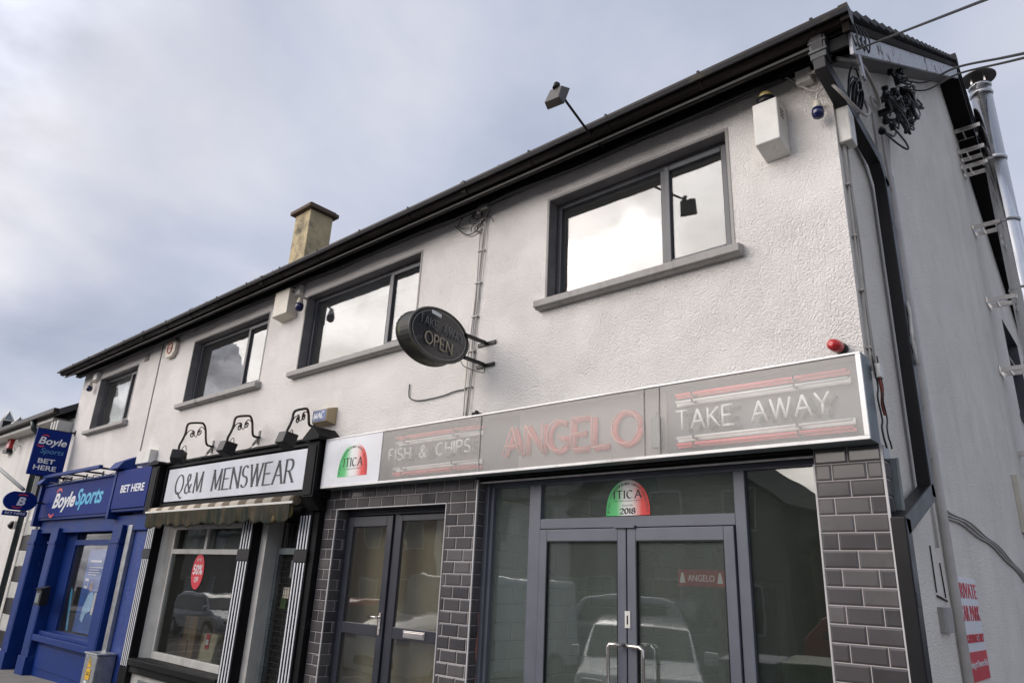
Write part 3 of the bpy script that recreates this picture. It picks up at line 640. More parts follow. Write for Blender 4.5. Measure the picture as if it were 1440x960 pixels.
# rusty patch of missing tiles low on the middle pillar side
b = NB()
prv = [(0.06, 1.62), (0.09, 1.66), (0.115, 1.5), (0.13, 1.3), (0.14, 1.0), (0.15, 0.7), (0.05, 0.7), (0.055, 1.0), (0.075, 1.2), (0.05, 1.35), (0.07, 1.5)]
prism(b, [(-3.312, p[0], p[1]) for p in prv], (0.005, 0, 0))
obj('broken_render', b, mat('exposed_pink_mortar', (0.36, 0.16, 0.12), 0.9, var=0.35, vscale=20, dirt=(0.5, 0.45, 0.42), dscale=18, bump=0.01), take)
# side door with its fixed light
yd0, yd1 = 0.11, 0.17; Z0 = 0.30
dr = NB(); x0, x1 = -5.42, -3.705
frame_rect(dr, x0, x1, Z0, 2.556, 0.055, yd0, yd1); box(dr, -4.60, -4.535, yd0, yd1, Z0+.055, 2.501)
fr = obj('door_frame', dr, M['sfrmd'], take, bev=0.006)
d = NB(); a, c = -5.355, -4.61
box(d, a, a+0.09, yd0-.02, yd0+.03, Z0+.06, 2.49); box(d, c-0.09, c, yd0-.02, yd0+.03, Z0+.06, 2.49)
for z0_, z1_ in ((Z0+.06, Z0+.2), (1.34, 1.445), (2.385, 2.49)): box(d, a+.09, c-.09, yd0-.02, yd0+.03, z0_, z1_)
door = obj('door', d, M['sfrmd'], take, bev=0.005)
g = NB(); box(g, a+.085, c-.085, yd0+.002, yd0+.008, 1.44, 2.39); box(g, a+.085, c-.085, yd0+.002, yd0+.008, Z0+.19, 1.345)
M['gldoor'] = glass('door_glass', (0.92, 0.92, 0.88), 1.95, dust=0.04, dustc=(0.4, 0.4, 0.36), wave=0.006)
obj('door_glass', g, M['gldoor'], door)
h = NB(); box(h, -4.675, -4.642, yd0-.03, yd0-.02, 1.36, 1.56); tube(h, [(-4.66, yd0-.03, 1.52), (-4.66, yd0-.07, 1.52), (-4.68, yd0-.075, 1.52), (-4.80, yd0-.075, 1.52)], 0.010, 8); tube(h, [(-4.66, yd0-.028, 1.41), (-4.66, yd0-.036, 1.41)], 0.009, 8)
obj('door_handle', h, M['chrome'], door)
d = NB(); a, c = -4.53, -3.765
box(d, a, a+0.06, yd0-.012, yd0+.03, Z0+.06, 2.49); box(d, c-0.06, c, yd0-.012, yd0+.03, Z0+.06, 2.49)
for z0_, z1_ in ((Z0+.06, Z0+.2), (1.34, 1.445), (2.43, 2.49)): box(d, a+.06, c-.06, yd0-.012, yd0+.03, z0_, z1_)
fl = obj('side_light', d, M['sfrmd'], take, bev=0.005)
g = NB(); box(g, a+.055, c-.055, yd0+.004, yd0+.010, 1.44, 2.435); box(g, a+.055, c-.055, yd0+.004, yd0+.010, Z0+.19, 1.345); obj('door_glass', g, M['gldoor'], fl)
h = NB(); box(h, -4.30, -4.00, yd0-.022, yd0-.012, 1.362, 1.425); box(h, -4.285, -4.015, yd0-.027, yd0-.022, 1.374, 1.413); obj('letter_plate', h, M['chrome'], fl, bev=0.002)
b = NB(); box(b, -5.6, -3.6, 0.30, 0.32, 0.1, 2.7); obj('inner_blind', b, M['olive'], take)
# main glazed front
yf0, yf1 = 0.10, 0.17
fr = NB(); xa, xb = -3.317, -0.365
box(fr, xa, xa+0.085, yf0, yf1, Z0, 2.735); box(fr, xa+.085, xb, yf0, yf1, 2.69, 2.735)
box(fr, -2.81, -2.685, yf0, yf1, Z0, 2.69); box(fr, -0.965, -0.885, yf0, yf1, Z0, 2.69)
box(fr, xb-0.035, xb, yf0+.01, yf1, Z0, 2.69); box(fr, -2.685, -0.965, yf0, yf1, 2.325, 2.405); box(fr, xa+.085, -2.81, yf0, yf1, Z0, Z0+.12); box(fr, -.885, xb-.035, yf0, yf1, Z0, Z0+.12)
box(fr, xa+.002, xa+.05, yf0-.03, yf0, Z0, 2.733)
f0 = obj('glazing_frame', fr, M['sfrm'], take, bev=0.004)
g = NB(); box(g, -3.235, -2.81, yf0+.03, yf0+.038, Z0+.1, 2.69); obj('side_pane', g, M['glshop'], take)
g = NB(); box(g, -.885, -.40, yf0+.03, yf0+.038, Z0+.1, 2.69); obj('side_pane', g, M['gldark'], take)
g = NB(); box(g, -2.69, -.96, yf0+.03, yf0+.038, 2.40, 2.70); obj('top_light', g, M['glshop'], take)
def leaf(x0, x1, hinge):
    d = NB(); st = 0.075
    box(d, x0, x0+st, yf0-.015, yf0+.035, Z0+.02, 2.318); box(d, x1-st, x1, yf0-.015, yf0+.035, Z0+.02, 2.318)
    box(d, x0+st, x1-st, yf0-.015, yf0+.035, 2.225, 2.318); box(d, x0+st, x1-st, yf0-.015, yf0+.035, Z0+.02, Z0+.22)
    o = obj('door', d, M['sfrm'], take, bev=0.004)
    g = NB(); box(g, x0+st-.005, x1-st+.005, yf0+.008, yf0+.015, Z0+.21, 2.23); obj('door_glass', g, M['glshop'], o)
    bead = NB(); frame_rect(bead, x0+st, x1-st, Z0+.22, 2.225, 0.008, yf0-.013, yf0+.006); obj('gasket', bead, M['blackp'], o)
    return o
d1 = leaf(-2.675, -1.835, 0); d2 = leaf(-1.825, -0.975, 1)
def dhandle(x, parent, back=False):
    h = NB(); y = yf0-.015; xo = x
    P = [(x+0.0, y, 1.49), (x, y-.05, 1.50), (x, y-.075, 1.49), (x, y-.08, 1.46), (x, y-.08, 0.95), (x, y-.075, 0.92), (x, y-.05, 0.90), (x, y, 0.91)]
    return h, P
for px, xm, par, y in ((-1.862, -1.945, d1, yf0-.015), (-1.80, -1.655, d2, yf0-.015), (-1.79, -1.69, d2, yf0+.20)):
    h = NB()
    P = [(px, y, 1.50), (px, y-.055, 1.50), (px+(xm-px)*.25, y-.075, 1.50), (px+(xm-px)*.8, y-.075, 1.50), (xm, y-.075, 1.48), (xm, y-.075, 1.43), (xm, y-.075, 0.85), (px+(xm-px)*.8, y-.075, .82), (px, y-.055, .82), (px, y, .82)]
    tube(h, P, 0.014, 10); obj('pull_handle', h, M['chrome'], par)
h = NB(); box(h, -1.845, -1.80, yf0-.021, yf0-.015, 1.615, 1.73); box(h, -1.828, -1.818, yf0-.024, yf0-.021, 1.64, 1.70, 1); obj('keyhole_plate', h, [M['whtpl'], M['blackp']], d2)
h = NB(); box(h, -1.93, -1.75, yf0-.035, yf0-.001, 2.318, 2.335); obj('door_stop', h, M['sfrm'], take)
# decal in the top light
def dome(bm, x0, x1, z0, z1, mp, d, th, mi=0, n=28):
    cx_, rx = (x0+x1)/2, (x1-x0)/2; P = []
    for i in range(n+1):
        a = math.pi*(1-i/n); c_ = math.cos(a); s_ = math.sin(a)
        P.append(mp(cx_+rx*c_, z0+(z1-z0)*(s_**0.8 if s_ > 0 else 0), d))
    prism(bm, P, mp(0, 0, th)-mp(0, 0, 0), mi)
def itica(x0, x1, z0, z1, y, full, parent, nm):
    mp = FRONT(y); b = NB(); dome(b, x0, x1, z0, z1, mp, 0, 0.002)
    base = obj(nm, b, M['itica'], parent)
    t = NB(); w = x1-x0; h = z1-z0; cx_ = (x0+x1)/2
    serif(t, 'ITICA', x0+.19*w, x1-.19*w, z0+.48*h if full else z0+.3*h, z0+.70*h if full else z0+.55*h, mp, 0.011*w/.4, 0.0022, gap=0.3, th=.001)
    if full:
        serif(t, '2018', x0+.33*w, x1-.33*w, z0+.05*h, z0+.2*h, mp, 0.011, 0.0022, gap=0.16, th=.001, sf=.3)
        sans(t, 'MUNSTER', x0+.38*w, x1-.38*w, z0+.26*h, z0+.30*h, mp, .0022, th=.0008)
    sans(t, 'Irish Traditional Italian Chippers', x0+.18*w, x1-.18*w, z0+.39*h if full else z0+.2*h, z0+.43*h if full else z0+.24*h, mp, 0.0022, th=.0008)
    s = 'Irish Traditional Italian Chippers Association'; n = len(s)
    for i, chh in enumerate(s):
        if chh == ' ': continue
        a = R(176-172*i/(n-1)); ca, sa = math.cos(a), math.sin(a)
        rx, rz_ = w*0.445, h*0.90
        px, pz = cx_+rx*ca, z0+rz_*(sa**0.8)
        tx, tz = math.sin(a), -math.cos(a); nx_, nz_ = ca, sa
        q = plane_map(mp(px, pz, 0), Vector((tx, 0, tz)), Vector((nx_, 0, nz_)), (0, -1, 0))
        sans(t, chh, -.0048*w/.4, .0048*w/.4, -.009*w/.4, .009*w/.4, q, .0022, th=.0008)
    obj('lettering', t, M['signblk'], base)
    return base
s = itica(-2.04, -1.645, 2.415, 2.685, yf0+.029, True, None, 'window_sticker')
s['label'] = 'green white and red half round ITICA 2018 sticker on the glass over the double doors'; s['category'] = 'sticker'
# takeaway interior
room = thing('takeaway_room', 'dim tiled room seen through the glass of the takeaway double doors', 'interior', (-1.8, 2.5, 0.3))
M['wtile'] = mat('grey_white_wall_tile', (0.66, 0.68, 0.66), 0.3, var=0.1, vscale=2, dirt=(0.5, 0.52, 0.5))
M['dgrout'] = mat('dark_grout', (0.07, 0.07, 0.07), 0.8)
b = NB(); tilewall(b, 0.2, 0.1, 5.0, 3.0, plane_map((-3.42, 0, 0), (0, 1, 0), (0, 0, 1), (1, 0, 0)), 0, tw=0.42, thh=0.155, mixed=False)
obj('tiled_wall', b, [M['wtile'], M['dgrout']], room)
b = NB(); quad(b, [(-3.4, 5.2, 0.1), (-0.05, 5.2, 0.1), (-0.05, 5.2, 3), (-3.4, 5.2, 3)]); quad(b, [(-0.3, 0.2, 0.1), (-0.3, 5.2, 0.1), (-0.3, 5.2, 3), (-0.3, .2, 3)]); obj('back_wall', b, M['roomg'], room, recalc=False)
b = NB(); box(b, -3.4, -.3, .2, 5.2, 2.9, 2.93); obj('room_ceiling', b, M['roomg'], room)
b = NB(); box(b, -3.4, -.3, .2, 5.2, .28, .3); obj('room_floor', b, M['roomg'], room)
b = NB(); box(b, -3.40, -3.33, 1.15, 2.3, 1.98, 2.5); menu = obj('wall_screen', b, M['blackp'], None, bev=.01)
tag(menu, 'dark flat screen on the tiled wall inside the takeaway', 'screen')
b = NB(); frame_rect(b, -3.35, -2.45, .3, 2.06, .07, 4.6, 4.66); box(b, -3.28, -2.52, 4.62, 4.64, .37, 1.99, 1); box(b, -3.28, -2.52, 4.60, 4.66, 1.15, 1.2); 
o = obj('inner_door', b, [M['whtpl'], M['carglass']], room)
ys = 3.45; xs0, zs0 = FY(954, 823, ys); xs1, zs1 = FY(1019, 801, ys)
t = thing('red_indoor_sign', 'small red and white name sign above the doorway inside the takeaway', 'sign', ((xs0+xs1)/2, ys, zs0))
b = NB(); box(b, xs0, xs1, ys, ys+.03, zs0, zs1); m_, t_, b_ = new_mat('backlit_red_sign'); b_.inputs['Base Color'].default_value = (.5, .01, .02, 1); b_.inputs['Emission Color'].default_value = (.5, .01, .02, 1); b_.inputs['Emission Strength'].default_value = .10; obj('sign_board', b, m_, t, bev=.004)
b = NB(); mp = FRONT(ys); hh = zs1-zs0
sans(b, 'ANGELO', xs0+.13, xs1-.13, zs0+hh*.3, zs0+hh*.68, mp, .002)
for xx in (xs0+.06, xs1-.06):
    tube(b, [mp(xx, zs0+hh*.2, .004), mp(xx, zs0+hh*.55, .004), mp(xx, zs0+hh*.8, .004)], [.035, .022, .01], 10)
m_, t_, b_ = new_mat('backlit_white_letters'); b_.inputs['Base Color'].default_value = (.8, .8, .8, 1); b_.inputs['Emission Color'].default_value = (.8, .75, .72, 1); b_.inputs['Emission Strength'].default_value = .2; obj('lettering', b, m_, t)
b = NB(); tube(b, [at(1012, 668, 1.2)+Vector((0, 0, .1)), at(1012, 668, 1.2)], .004, 6); 
gs = NB(); xg0, zg0 = FY(893, 690, 0.9); xg1, zg1 = FY(922, 668, 0.9); b.free()
box(gs, xg0, xg1, .9, .92, zg0-.02, zg1+.04); g = obj('exit_sign', gs, mat('green_exit_sign', (0.02, 0.20, 0.13), 0.4), None)
tag(g, 'green emergency exit sign inside the takeaway near the ceiling', 'sign')
# ============================================================ NEON SIGN BOX
SY = -0.20; SX0, SX1, SZ0, SZ1 = -5.533, 0.029, 2.767, 3.305
sg = thing('neon_sign_box', 'long glazed fascia sign with fish and chips, name and take away in neon tubing', 'sign', (-2.75, -0.1, SZ0))
b = NB(); box(b, SX0, SX1, -0.045, -0.002, SZ0, SZ1); box(b, SX0, SX1, SY+.012, -0.045, SZ1-.012, SZ1); box(b, SX0, SX1, SY+.012, -0.045, SZ0, SZ0+.012); box(b, SX1-.012, SX1, SY+.012, -.045, SZ0+.012, SZ1-.012); box(b, SX0, SX0+.012, SY+.012, -.045, SZ0+.012, SZ1-.012)
obj('sign_case', b, M['galvpaint'], sg)
b = NB(); y0, y1 = SY-.006, SY+.012
box(b, SX0, SX1, y0, y1, SZ0, SZ0+.022); box(b, SX0, SX1, y0, y1, SZ1-.014, SZ1); box(b, SX1-.03, SX1, y0, y1, SZ0+.022, SZ1-.014); box(b, SX0, SX0+.006, y0, y1, SZ0+.022, SZ1-.014)
obj('sign_trim', b, M['alu'], sg, bev=.002)
b = NB(); box(b, -4.57, -2.80, -.075, -.046, SZ0+.02, SZ1-.02); box(b, -1.36, SX1-.02, -.075, -.046, SZ0+.02, SZ1-.02); box(b, -3.165, -2.80, -.078, -.0752, SZ0+.02, SZ1-.02)
obj('back_panel', b, M['neonback'], sg)
b = NB(); box(b, -2.80, -1.365, -.08, -.046, SZ0+.02, SZ1-.02); obj('back_panel', b, M['neonback2'], sg)
b = NB(); box(b, SX0+.006, -4.545, SY, SY+.010, SZ0+.022, SZ1-.014); wp = obj('white_panel', b, M['wht'], sg)
b = NB(); box(b, -4.545, -2.80, SY+.002, SY+.006, SZ0+.022, SZ1-.014); obj('acrylic_face', b, M['acryd'], sg, label='very dusty left acrylic panel')
b = NB(); box(b, -2.80, -1.365, SY+.002, SY+.006, SZ0+.022, SZ1-.014); obj('acrylic_face', b, M['acryd'], sg)
b = NB(); box(b, -1.365, SX1-.03, SY+.002, SY+.006, SZ0+.022, SZ1-.014); obj('acrylic_face', b, M['acry'], sg, label='clearer right acrylic panel')
b = NB()
for x, w in ((-3.165, .010), (-1.49, .006), (-1.365, .008)): box(b, x, x+w, SY-.002, SY+.002, SZ0+.022, SZ1-.014)
obj('panel_joint', b, M['sill'], sg)
itica(-5.25, -4.745, 2.87, 3.215, SY-.0005, False, sg, 'half_round_badge')
mpn = FRONT(-0.08)
DT = .095
def tube_obj(name, text, x0, x1, z0, z1, r, d, m, gap=.22):
    b = NB(); neon(b, text, x0, x1, z0, z1, mpn, r, d, gap=gap); return obj(name, b, m, sg)
# the boxes were measured on the glass; tubes stand a little behind it
tube_obj('shadow_letter', 'FISH & CHIPS', -4.42, -3.28, 2.985, 3.095, .011, .006, M['neonsh'])
tube_obj('neon_letter', 'FISH & CHIPS', -4.44, -3.30, 2.985, 3.10, .0085, DT, M['neonw'])
tube_obj('shadow_letter', 'TAKE AWAY', -1.22, -.17, 2.955, 3.085, .013, .006, M['neonsh'])
tube_obj('neon_letter', 'TAKE AWAY', -1.235, -.185, 2.955, 3.09, .0085, DT, M['neonw'])
b = NB(); neon(b, 'ANGELO', -2.93, -1.57, 2.91, 3.155, mpn, .025, .012, gap=.2, seg=8)
for v in b.verts: v.co.y = -0.09+(v.co.y+0.09)*0.35
obj('red_letter', b, M['neonredd'], sg)
b = NB(); neon(b, 'ANGELO', -2.945, -1.575, 2.912, 3.165, mpn, .0075, .052, gap=.2); obj('neon_letter', b, mat('pink_tube', (0.90, 0.36, 0.30), .3), sg)
b = NB(); c = NB()
for x0, x1 in ((-4.40, -3.22), (-1.27, -.07)):
    for z, rd in ((3.215, 1), (3.165, 0), (2.905, 0), (2.855, 1)):
        tgt = b if rd else c
        tube(tgt, [mpn(x0+.02, z, .07), mpn(x1, z, .07)], .013 if rd else .010, 8)
        if not rd:
            box(c, x0, x1, -.10, -.082, z-.019, z+.019)
for z in (3.215, 2.855):
    for x0, x1 in ((-4.40, -3.22), (-1.27, -.07)): box(b, x0, x1, -.10, -.082, z-.012, z+.012)
obj('red_bar_tube', b, M['neonred'], sg); obj('white_bar_tube', c, M['neonw'], sg)
b = NB()
for x0, x1 in ((-4.40, -3.22), (-1.27, -.07)):
    for z in (3.165, 2.905, 3.215, 2.855):
        for f in (.12, .72): box(b, x0+(x1-x0)*f, x0+(x1-x0)*f+.012, -.165, -.10, z-.014, z+.014)
obj('tube_clip', b, M['blackp'], sg)
b = NB(); box(b, -1.475, -1.40, -.13, -.081, 2.86, 3.08); tube(b, [mpn(-1.44, 3.08, .03), mpn(-1.44, 3.12, .03), mpn(-1.41, 3.12, .03)], .008, 6); obj('transformer', b, M['galvpaint'], sg, bev=.02)
# rusty fixings on the sign, and loose wires at its right end
b = NB(); x, z = FY(672, 581, -.15); box(b, x-.03, x+.03, -.2, -.12, 3.305, 3.335); box(b, x+.01, x+.02, -.2, -.16, 3.335, 3.35); obj('bracket', b, M['iron'], sg)

b = NB()
P = [at(1222, 500, -.05), at(1229, 520, -.03), at(1224, 545, 0.0), at(1232, 560, -.04), at(1230, 590, 0), at(1238, 600, -.03), at(1236, 615, -.02), at(1243, 622, 0), at(1241, 630, .02)]
P = [Vector((max(p.x, .055), p.y, p.z)) for p in P]
tube(b, smooth_path(P, 5), .006, 6); tube(b, smooth_path([p+Vector((.02, .03, .01*math.sin(i*2))) for i, p in enumerate(P)], 5), .005, 6)
obj0 = obj('loose_cable', b, M['cable']); tag(obj0, 'tangle of loose black wires hanging down the right end of the neon sign', 'cable')
b = NB(); box(b, .04, .085, -.02, .05, 3.18, 3.27); jb = obj('junction_box', b, M['whtpl'], bev=.006); tag(jb, 'tiny white terminal box at the right end of the neon sign', 'junction box')
b = NB(); tube(b, smooth_path([(.065, .01, 3.18), (.07, .02, 3.1), (.06, .03, 3.02), (.07, .02, 2.95)], 4), .011, 6); o = obj('cable', b, mat('rusty_red_wire', (.22, .05, .03), .6)); tag(o, 'short reddish wire below the tiny terminal box on the sign end', 'cable')
# steel angle beside the tiles
b = NB(); box(b, .036, .072, .105, .165, gz(0)-.1, 2.70); box(b, .072, .09, .10, .11, gz(0)-.1, 2.70); o = obj('steel_conduit', b, M['galvpaint'], bev=.003); tag(o, 'galvanised steel channel running up beside the tiled corner pillar', 'conduit')
# ============================================================ MENSWEAR SHOPFRONT
men = thing('menswear_shopfront', 'black and white menswear shopfront with fluted pilasters', 'shopfront', (-7.8, 0, 0.2))
def pilaster(x0, x1, yf, z0, z1, parent, capz=None):
    b = NB(); box(b, x0, x1, yf, 0.06, z0, z1)
    w = x1-x0
    p = obj('pilaster', b, M['black'], parent, bev=.004)
    b = NB()
    for k in range(4):
        a = x0+w*(.10+.235*k)
        for s0, s1 in ((z0+.45, 2.0), (2.14, 2.5)): box(b, a, a+w*.085, yf-.006, yf-.0005, s0, s1)
    obj('flute', b, M['txtw'], p)
    b = NB(); box(b, x0-.004, x1+.004, yf-.012, yf, 2.01, 2.13); obj('pilaster_block', b, M['blackp'], p)
    return p
pilaster(-10.0, -9.745, -.12, gz(-9.9), 2.55, men); pilaster(-7.235, -6.96, -.12, gz(-7.1), 2.55, men); pr_ = pilaster(-5.985, -5.745, -.12, gz(-5.9), 2.63, men)
b = NB(); box(b, -5.742, -5.645, -.10, .06, gz(-5.7), 2.75); obj('edge_board', b, M['black'], men)
def console(x0, x1, yf, z0, z1, zpk, yb=0.0):
    """pointed console head over a pilaster"""
    b = NB(); box(b, x0, x1, yf, yb-.002, z0, z1)
    xc = (x0+x1)/2; o_ = .05
    prism(b, [(x0-o_, yf-o_, z1), (x1+o_, yf-o_, z1), (x1+o_, yf-o_, z1+.035), (xc, yf-o_, zpk), (x0-o_, yf-o_, z1+.035)], (0, yb-.002-yf+o_, 0))
    box(b, x0+.03, x1-.03, yf-.01, yf-.001, z0+.02, z1-.05)
    return obj('console', b, M['black'], men, bev=.004)
console(-5.80, -5.58, -.26, 2.68, 3.30, 3.46)
b = NB()
for k in range(5): box(b, -5.78+k*.042, -5.775+k*.042, -.262, -.255, 2.56, 2.68)
prism(b, [(-5.81, -.27, 2.68), (-5.58, -.27, 2.68), (-5.60, -.14, 2.55), (-5.79, -.14, 2.55)], (0, .1, 0)); obj('console_foot', b, M['black'], men)
console(-9.99, -9.74, -.24, 2.62, 3.33, 3.40)
# fascia with white board
b = NB(); box(b, -9.74, -5.80, -.10, -.002, 2.70, 3.32); frame_rect(b, -9.70, -5.88, 2.72, 3.335, .05, -.15, -.10); box(b, -9.74, -5.80, -.19, -.002, 3.337, 3.365)
obj('fascia_frame', b, M['black'], men, bev=.004)
sb = thing('menswear_sign', 'white name board with tall black serif lettering over the menswear shop', 'sign', (-7.76, -.13, 2.8))
b = NB(); box(b, -9.575, -5.935, -.152, -.12, 2.79, 3.255); obj('sign_board', b, M['qmwht'], sb)
b = NB(); serif(b, 'Q&M MENSWEAR', -9.27, -6.20, 2.885, 3.155, FRONT(-.152), .031, .001, nib=14, gap=.24, minw=.2)
obj('lettering', b, M['signblk'], sb)
# awning
aw = thing('awning', 'rolled in mouldy brown awning with scalloped valance under the menswear name board', 'awning', (-7.75, -.3, 2.6))
ax0, ax1 = -9.66, -5.87
m_, t_, b_ = new_mat('striped_canvas_roll')
cc = t_.nodes.new('ShaderNodeTexCoord'); wv = t_.nodes.new('ShaderNodeTexWave'); wv.bands_direction = 'X'; wv.inputs['Scale'].default_value = .82; wv.inputs['Distortion'].default_value = .6; wv.inputs['Detail'].default_value = 2; wv.inputs['Detail Scale'].default_value = 8
t_.links.new(cc.outputs['Object'], wv.inputs[0]); rp = t_.nodes.new('ShaderNodeValToRGB'); t_.links.new(wv.outputs[0], rp.inputs[0]); rp.color_ramp.elements[0].position = .42; rp.color_ramp.elements[0].color = (.16, .12, .08, 1); rp.color_ramp.elements[1].position = .62; rp.color_ramp.elements[1].color = (.52, .47, .38, 1)
t_.links.new(rp.outputs[0], b_.inputs['Base Color']); b_.inputs['Roughness'].default_value = .8
b = NB(); tube(b, [(ax0, -.26, 2.64), (ax1, -.26, 2.655)], .055, 14); obj('canvas_roll', b, m_, aw)
b = NB(); box(b, ax0-.02, ax1+.03, -.335, -.318, 2.612, 2.637); obj('front_bar', b, M['whtpl'], aw, bev=.003)
b = NB(); n = 260; prev = None; nrow = 7; rr_ = random.Random(3)
for i in range(n+1):
    f = i/n; x = ax0+.02+(ax1-ax0-.04)*f
    scal = abs(math.sin(f*math.pi*13)); depth = .17+.035*scal+.015*math.sin(f*23)
    col = []
    for j in range(nrow+1):
        g_ = j/nrow
        y = -.326-.008*g_*math.sin(f*95)-.014*g_*math.sin(f*31+1)+.02*g_
        col.append(b.verts.new((x, y, 2.614-depth*g_)))
    if prev:
        for j in range(nrow): b.faces.new((prev[j], col[j], col[j+1], prev[j+1])).smooth = True
    prev = col
o = obj('valance', b, M['awn'], aw, recalc=False); sm = o.modifiers.new('thick', 'SOLIDIFY'); sm.thickness = .004
b = NB(); prev = None
for i in range(41):
    f = i/40; x = ax1-.42+.40*f
    top_ = b.verts.new((x, -.30, 2.60)); lo = b.verts.new((x, -.285-.02*math.sin(f*12), 2.60-.13-.05*abs(math.sin(f*math.pi*3))+.05*f))
    if prev: b.faces.new((prev[0], top_, lo, prev[1])).smooth = True
    prev = (top_, lo)
o = obj('torn_lining', b, M['awny'], aw, recalc=False); sm = o.modifiers.new('thick', 'SOLIDIFY'); sm.thickness = .004
b = NB(); box(b, ax0, ax1, -.20, -.11, 2.60, 2.66); box(b, ax0+.1, ax0+.13, -.31, -.2, 2.60, 2.63); box(b, ax1-.13, ax1-.1, -.31, -.2, 2.6, 2.63); obj('awning_arm', b, M['iron'], aw)
# window
b = NB(); box(b, -9.745, -5.745, .0, .05, 2.48, 2.74); obj('lintel', b, M['black'], men)
b = NB(); prism(b, [(-9.745, .0, .63), (-9.60, .10, .63), (-9.60, .16, .63), (-9.745, .16, .63)], (0, 0, 1.86)); obj('splayed_jamb', b, M['cfrm'], men)
wn = NB(); frame_rect(wn, -9.60, -7.45, .70, 2.48, .06, .10, .16, tb=.09); box(wn, -9.54, -7.51, .09, .16, 2.085, 2.15); box(wn, -8.60, -8.53, .10, .16, 2.15, 2.42); box(wn, -7.452, -7.236, .08, .16, .70, 2.48)
wn_o = obj('display_window', wn, M['cfrm'], men, bev=.004)
g = NB(); box(g, -9.55, -7.50, .125, .132, .77, 2.10); box(g, -9.55, -7.50, .126, .132, 2.13, 2.44); obj('pane', g, M['glmens'], wn_o)
b = NB(); box(b, -9.745, -7.236, -.14, .16, .615, .70); box(b, -9.745, -7.236, -.10, .0, .52, .615); obj('window_sill', b, M['black'], men, bev=.01)
b = NB(); box(b, -9.745, -7.236, -.04, .2, -.1, .52); obj('stall_riser', b, M['cfrm'], men)
b = NB(); box(b, -9.5, -7.5, -.05, -.041, .1, .45); obj('riser_panel', b, M['galvpaint'], men, bev=.01)
# door opening with mesh shutter
b = NB(); box(b, -6.96, -6.83, .0, .3, .1, 2.48); obj('door_jamb', b, M['cfrm'], men)
b = NB(); box(b, -6.83, -5.985, .16, .22, 2.10, 2.17); box(b, -6.83, -6.77, .16, .22, .1, 2.1); box(b, -6.045, -5.985, .16, .22, .1, 2.1); obj('door_frame', b, M['galvpaint'], men)
b = NB()
for k in range(7): x = -6.76+k*.118; box(b, x, x+.014, .17, .184, 2.17, 2.55)
obj('transom_bar', b, M['iron'], men)
b = NB()
for k in range(30):
    z = .15+k*.065; tube(b, [(-6.77, .15, z), (-6.045, .15, z)], .0035, 4)
for k in range(14):
    x = -6.74+k*.052; tube(b, [(x, .155, .15), (x, .155, 2.1)], .0025, 4)
obj('mesh_grille', b, M['iron'], men)
g = NB(); box(g, -6.8, -6.0, .24, .246, .15, 2.5); obj('door_glass', g, M['glmens'], men)
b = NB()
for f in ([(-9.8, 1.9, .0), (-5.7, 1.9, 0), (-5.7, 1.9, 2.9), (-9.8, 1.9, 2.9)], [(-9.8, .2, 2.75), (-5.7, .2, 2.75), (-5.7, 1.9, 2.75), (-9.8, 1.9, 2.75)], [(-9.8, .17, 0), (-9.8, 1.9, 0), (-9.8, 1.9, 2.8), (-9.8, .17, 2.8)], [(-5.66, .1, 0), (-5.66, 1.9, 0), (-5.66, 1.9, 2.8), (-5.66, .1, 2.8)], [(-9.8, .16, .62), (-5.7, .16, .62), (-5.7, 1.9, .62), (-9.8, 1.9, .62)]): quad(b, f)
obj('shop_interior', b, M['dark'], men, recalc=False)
b = NB(); box(b, -9.5, -8.58, .22, .235, 2.15, 2.45); box(b, -8.52, -7.5, .22, .235, 2.15, 2.45); obj('roller_blind', b, M['netg'], men)
def cb(name, x0, x1, y0, y1, z0, z1, label, m='card'):
    b = NB(); box(b, x0, x1, y0, y1, z0, z1); 
    if m == 'card': box(b, (x0+x1)/2-.025, (x0+x1)/2+.025, y0-.002, y1+.002, z0-.0, z1+.002, 1)
    o = obj(name, b, [M[m], M['olive']], bev=.004); tag(o, label, 'box', 'cardboard boxes in the menswear window'); return o
def wx(u, v, y): return FY(u, v, y)
ya = .42
xa_, za_ = wx(230, 893, ya); xb_ = wx(262, 905, ya)[0]
cb('cardboard_box', xa_, xb_, ya, ya+.35, .70, za_, 'wide low cardboard box at the left of the menswear window display')
xa_, za_ = wx(262, 865, ya+.02); xb_ = wx(277, 866, ya)[0]
cb('cardboard_box', xa_, xb_, ya+.02, ya+.3, .70, za_, 'tall narrow cardboard box standing in the menswear window')
xa_, za_ = wx(277, 888, ya+.1); xb_ = wx(296, 888, ya+.1)[0]
cb('cardboard_box', xa_, xb_, ya+.1, ya+.4, .70, za_, 'small cardboard box behind the folded beige garment in the window')
yg = .26; gx0, gz1 = wx(284, 889, yg); gx1 = wx(307, 892, yg)[0]; gw = gx1-gx0
fg = thing('folded_garment', 'folded beige garment with red and white tag in the menswear window', 'clothing', (gx0+gw/2, .3, .7))
b = NB(); P = [(-.02, .7), (gw*.8, .7), (gw*.9, .95), (gw, gz1-.06), (gw*.9, gz1), (gw*.2, gz1), (.06, gz1-.1), (0.02, .95)]
prism(b, [(gx0+p[0], yg, p[1]) for p in P], (0, .09, 0)); obj('cloth', b, M['cloth'], fg, bev=.02)
b = NB(); xc = gx0+gw*.45; box(b, xc-.05, xc+.05, yg-.008, yg-.003, .92, 1.1); box(b, xc-.035, xc+.035, yg-.012, yg-.008, .97, 1.03, 1); obj('price_tag', b, [M['txtr'], M['txtw']], fg)
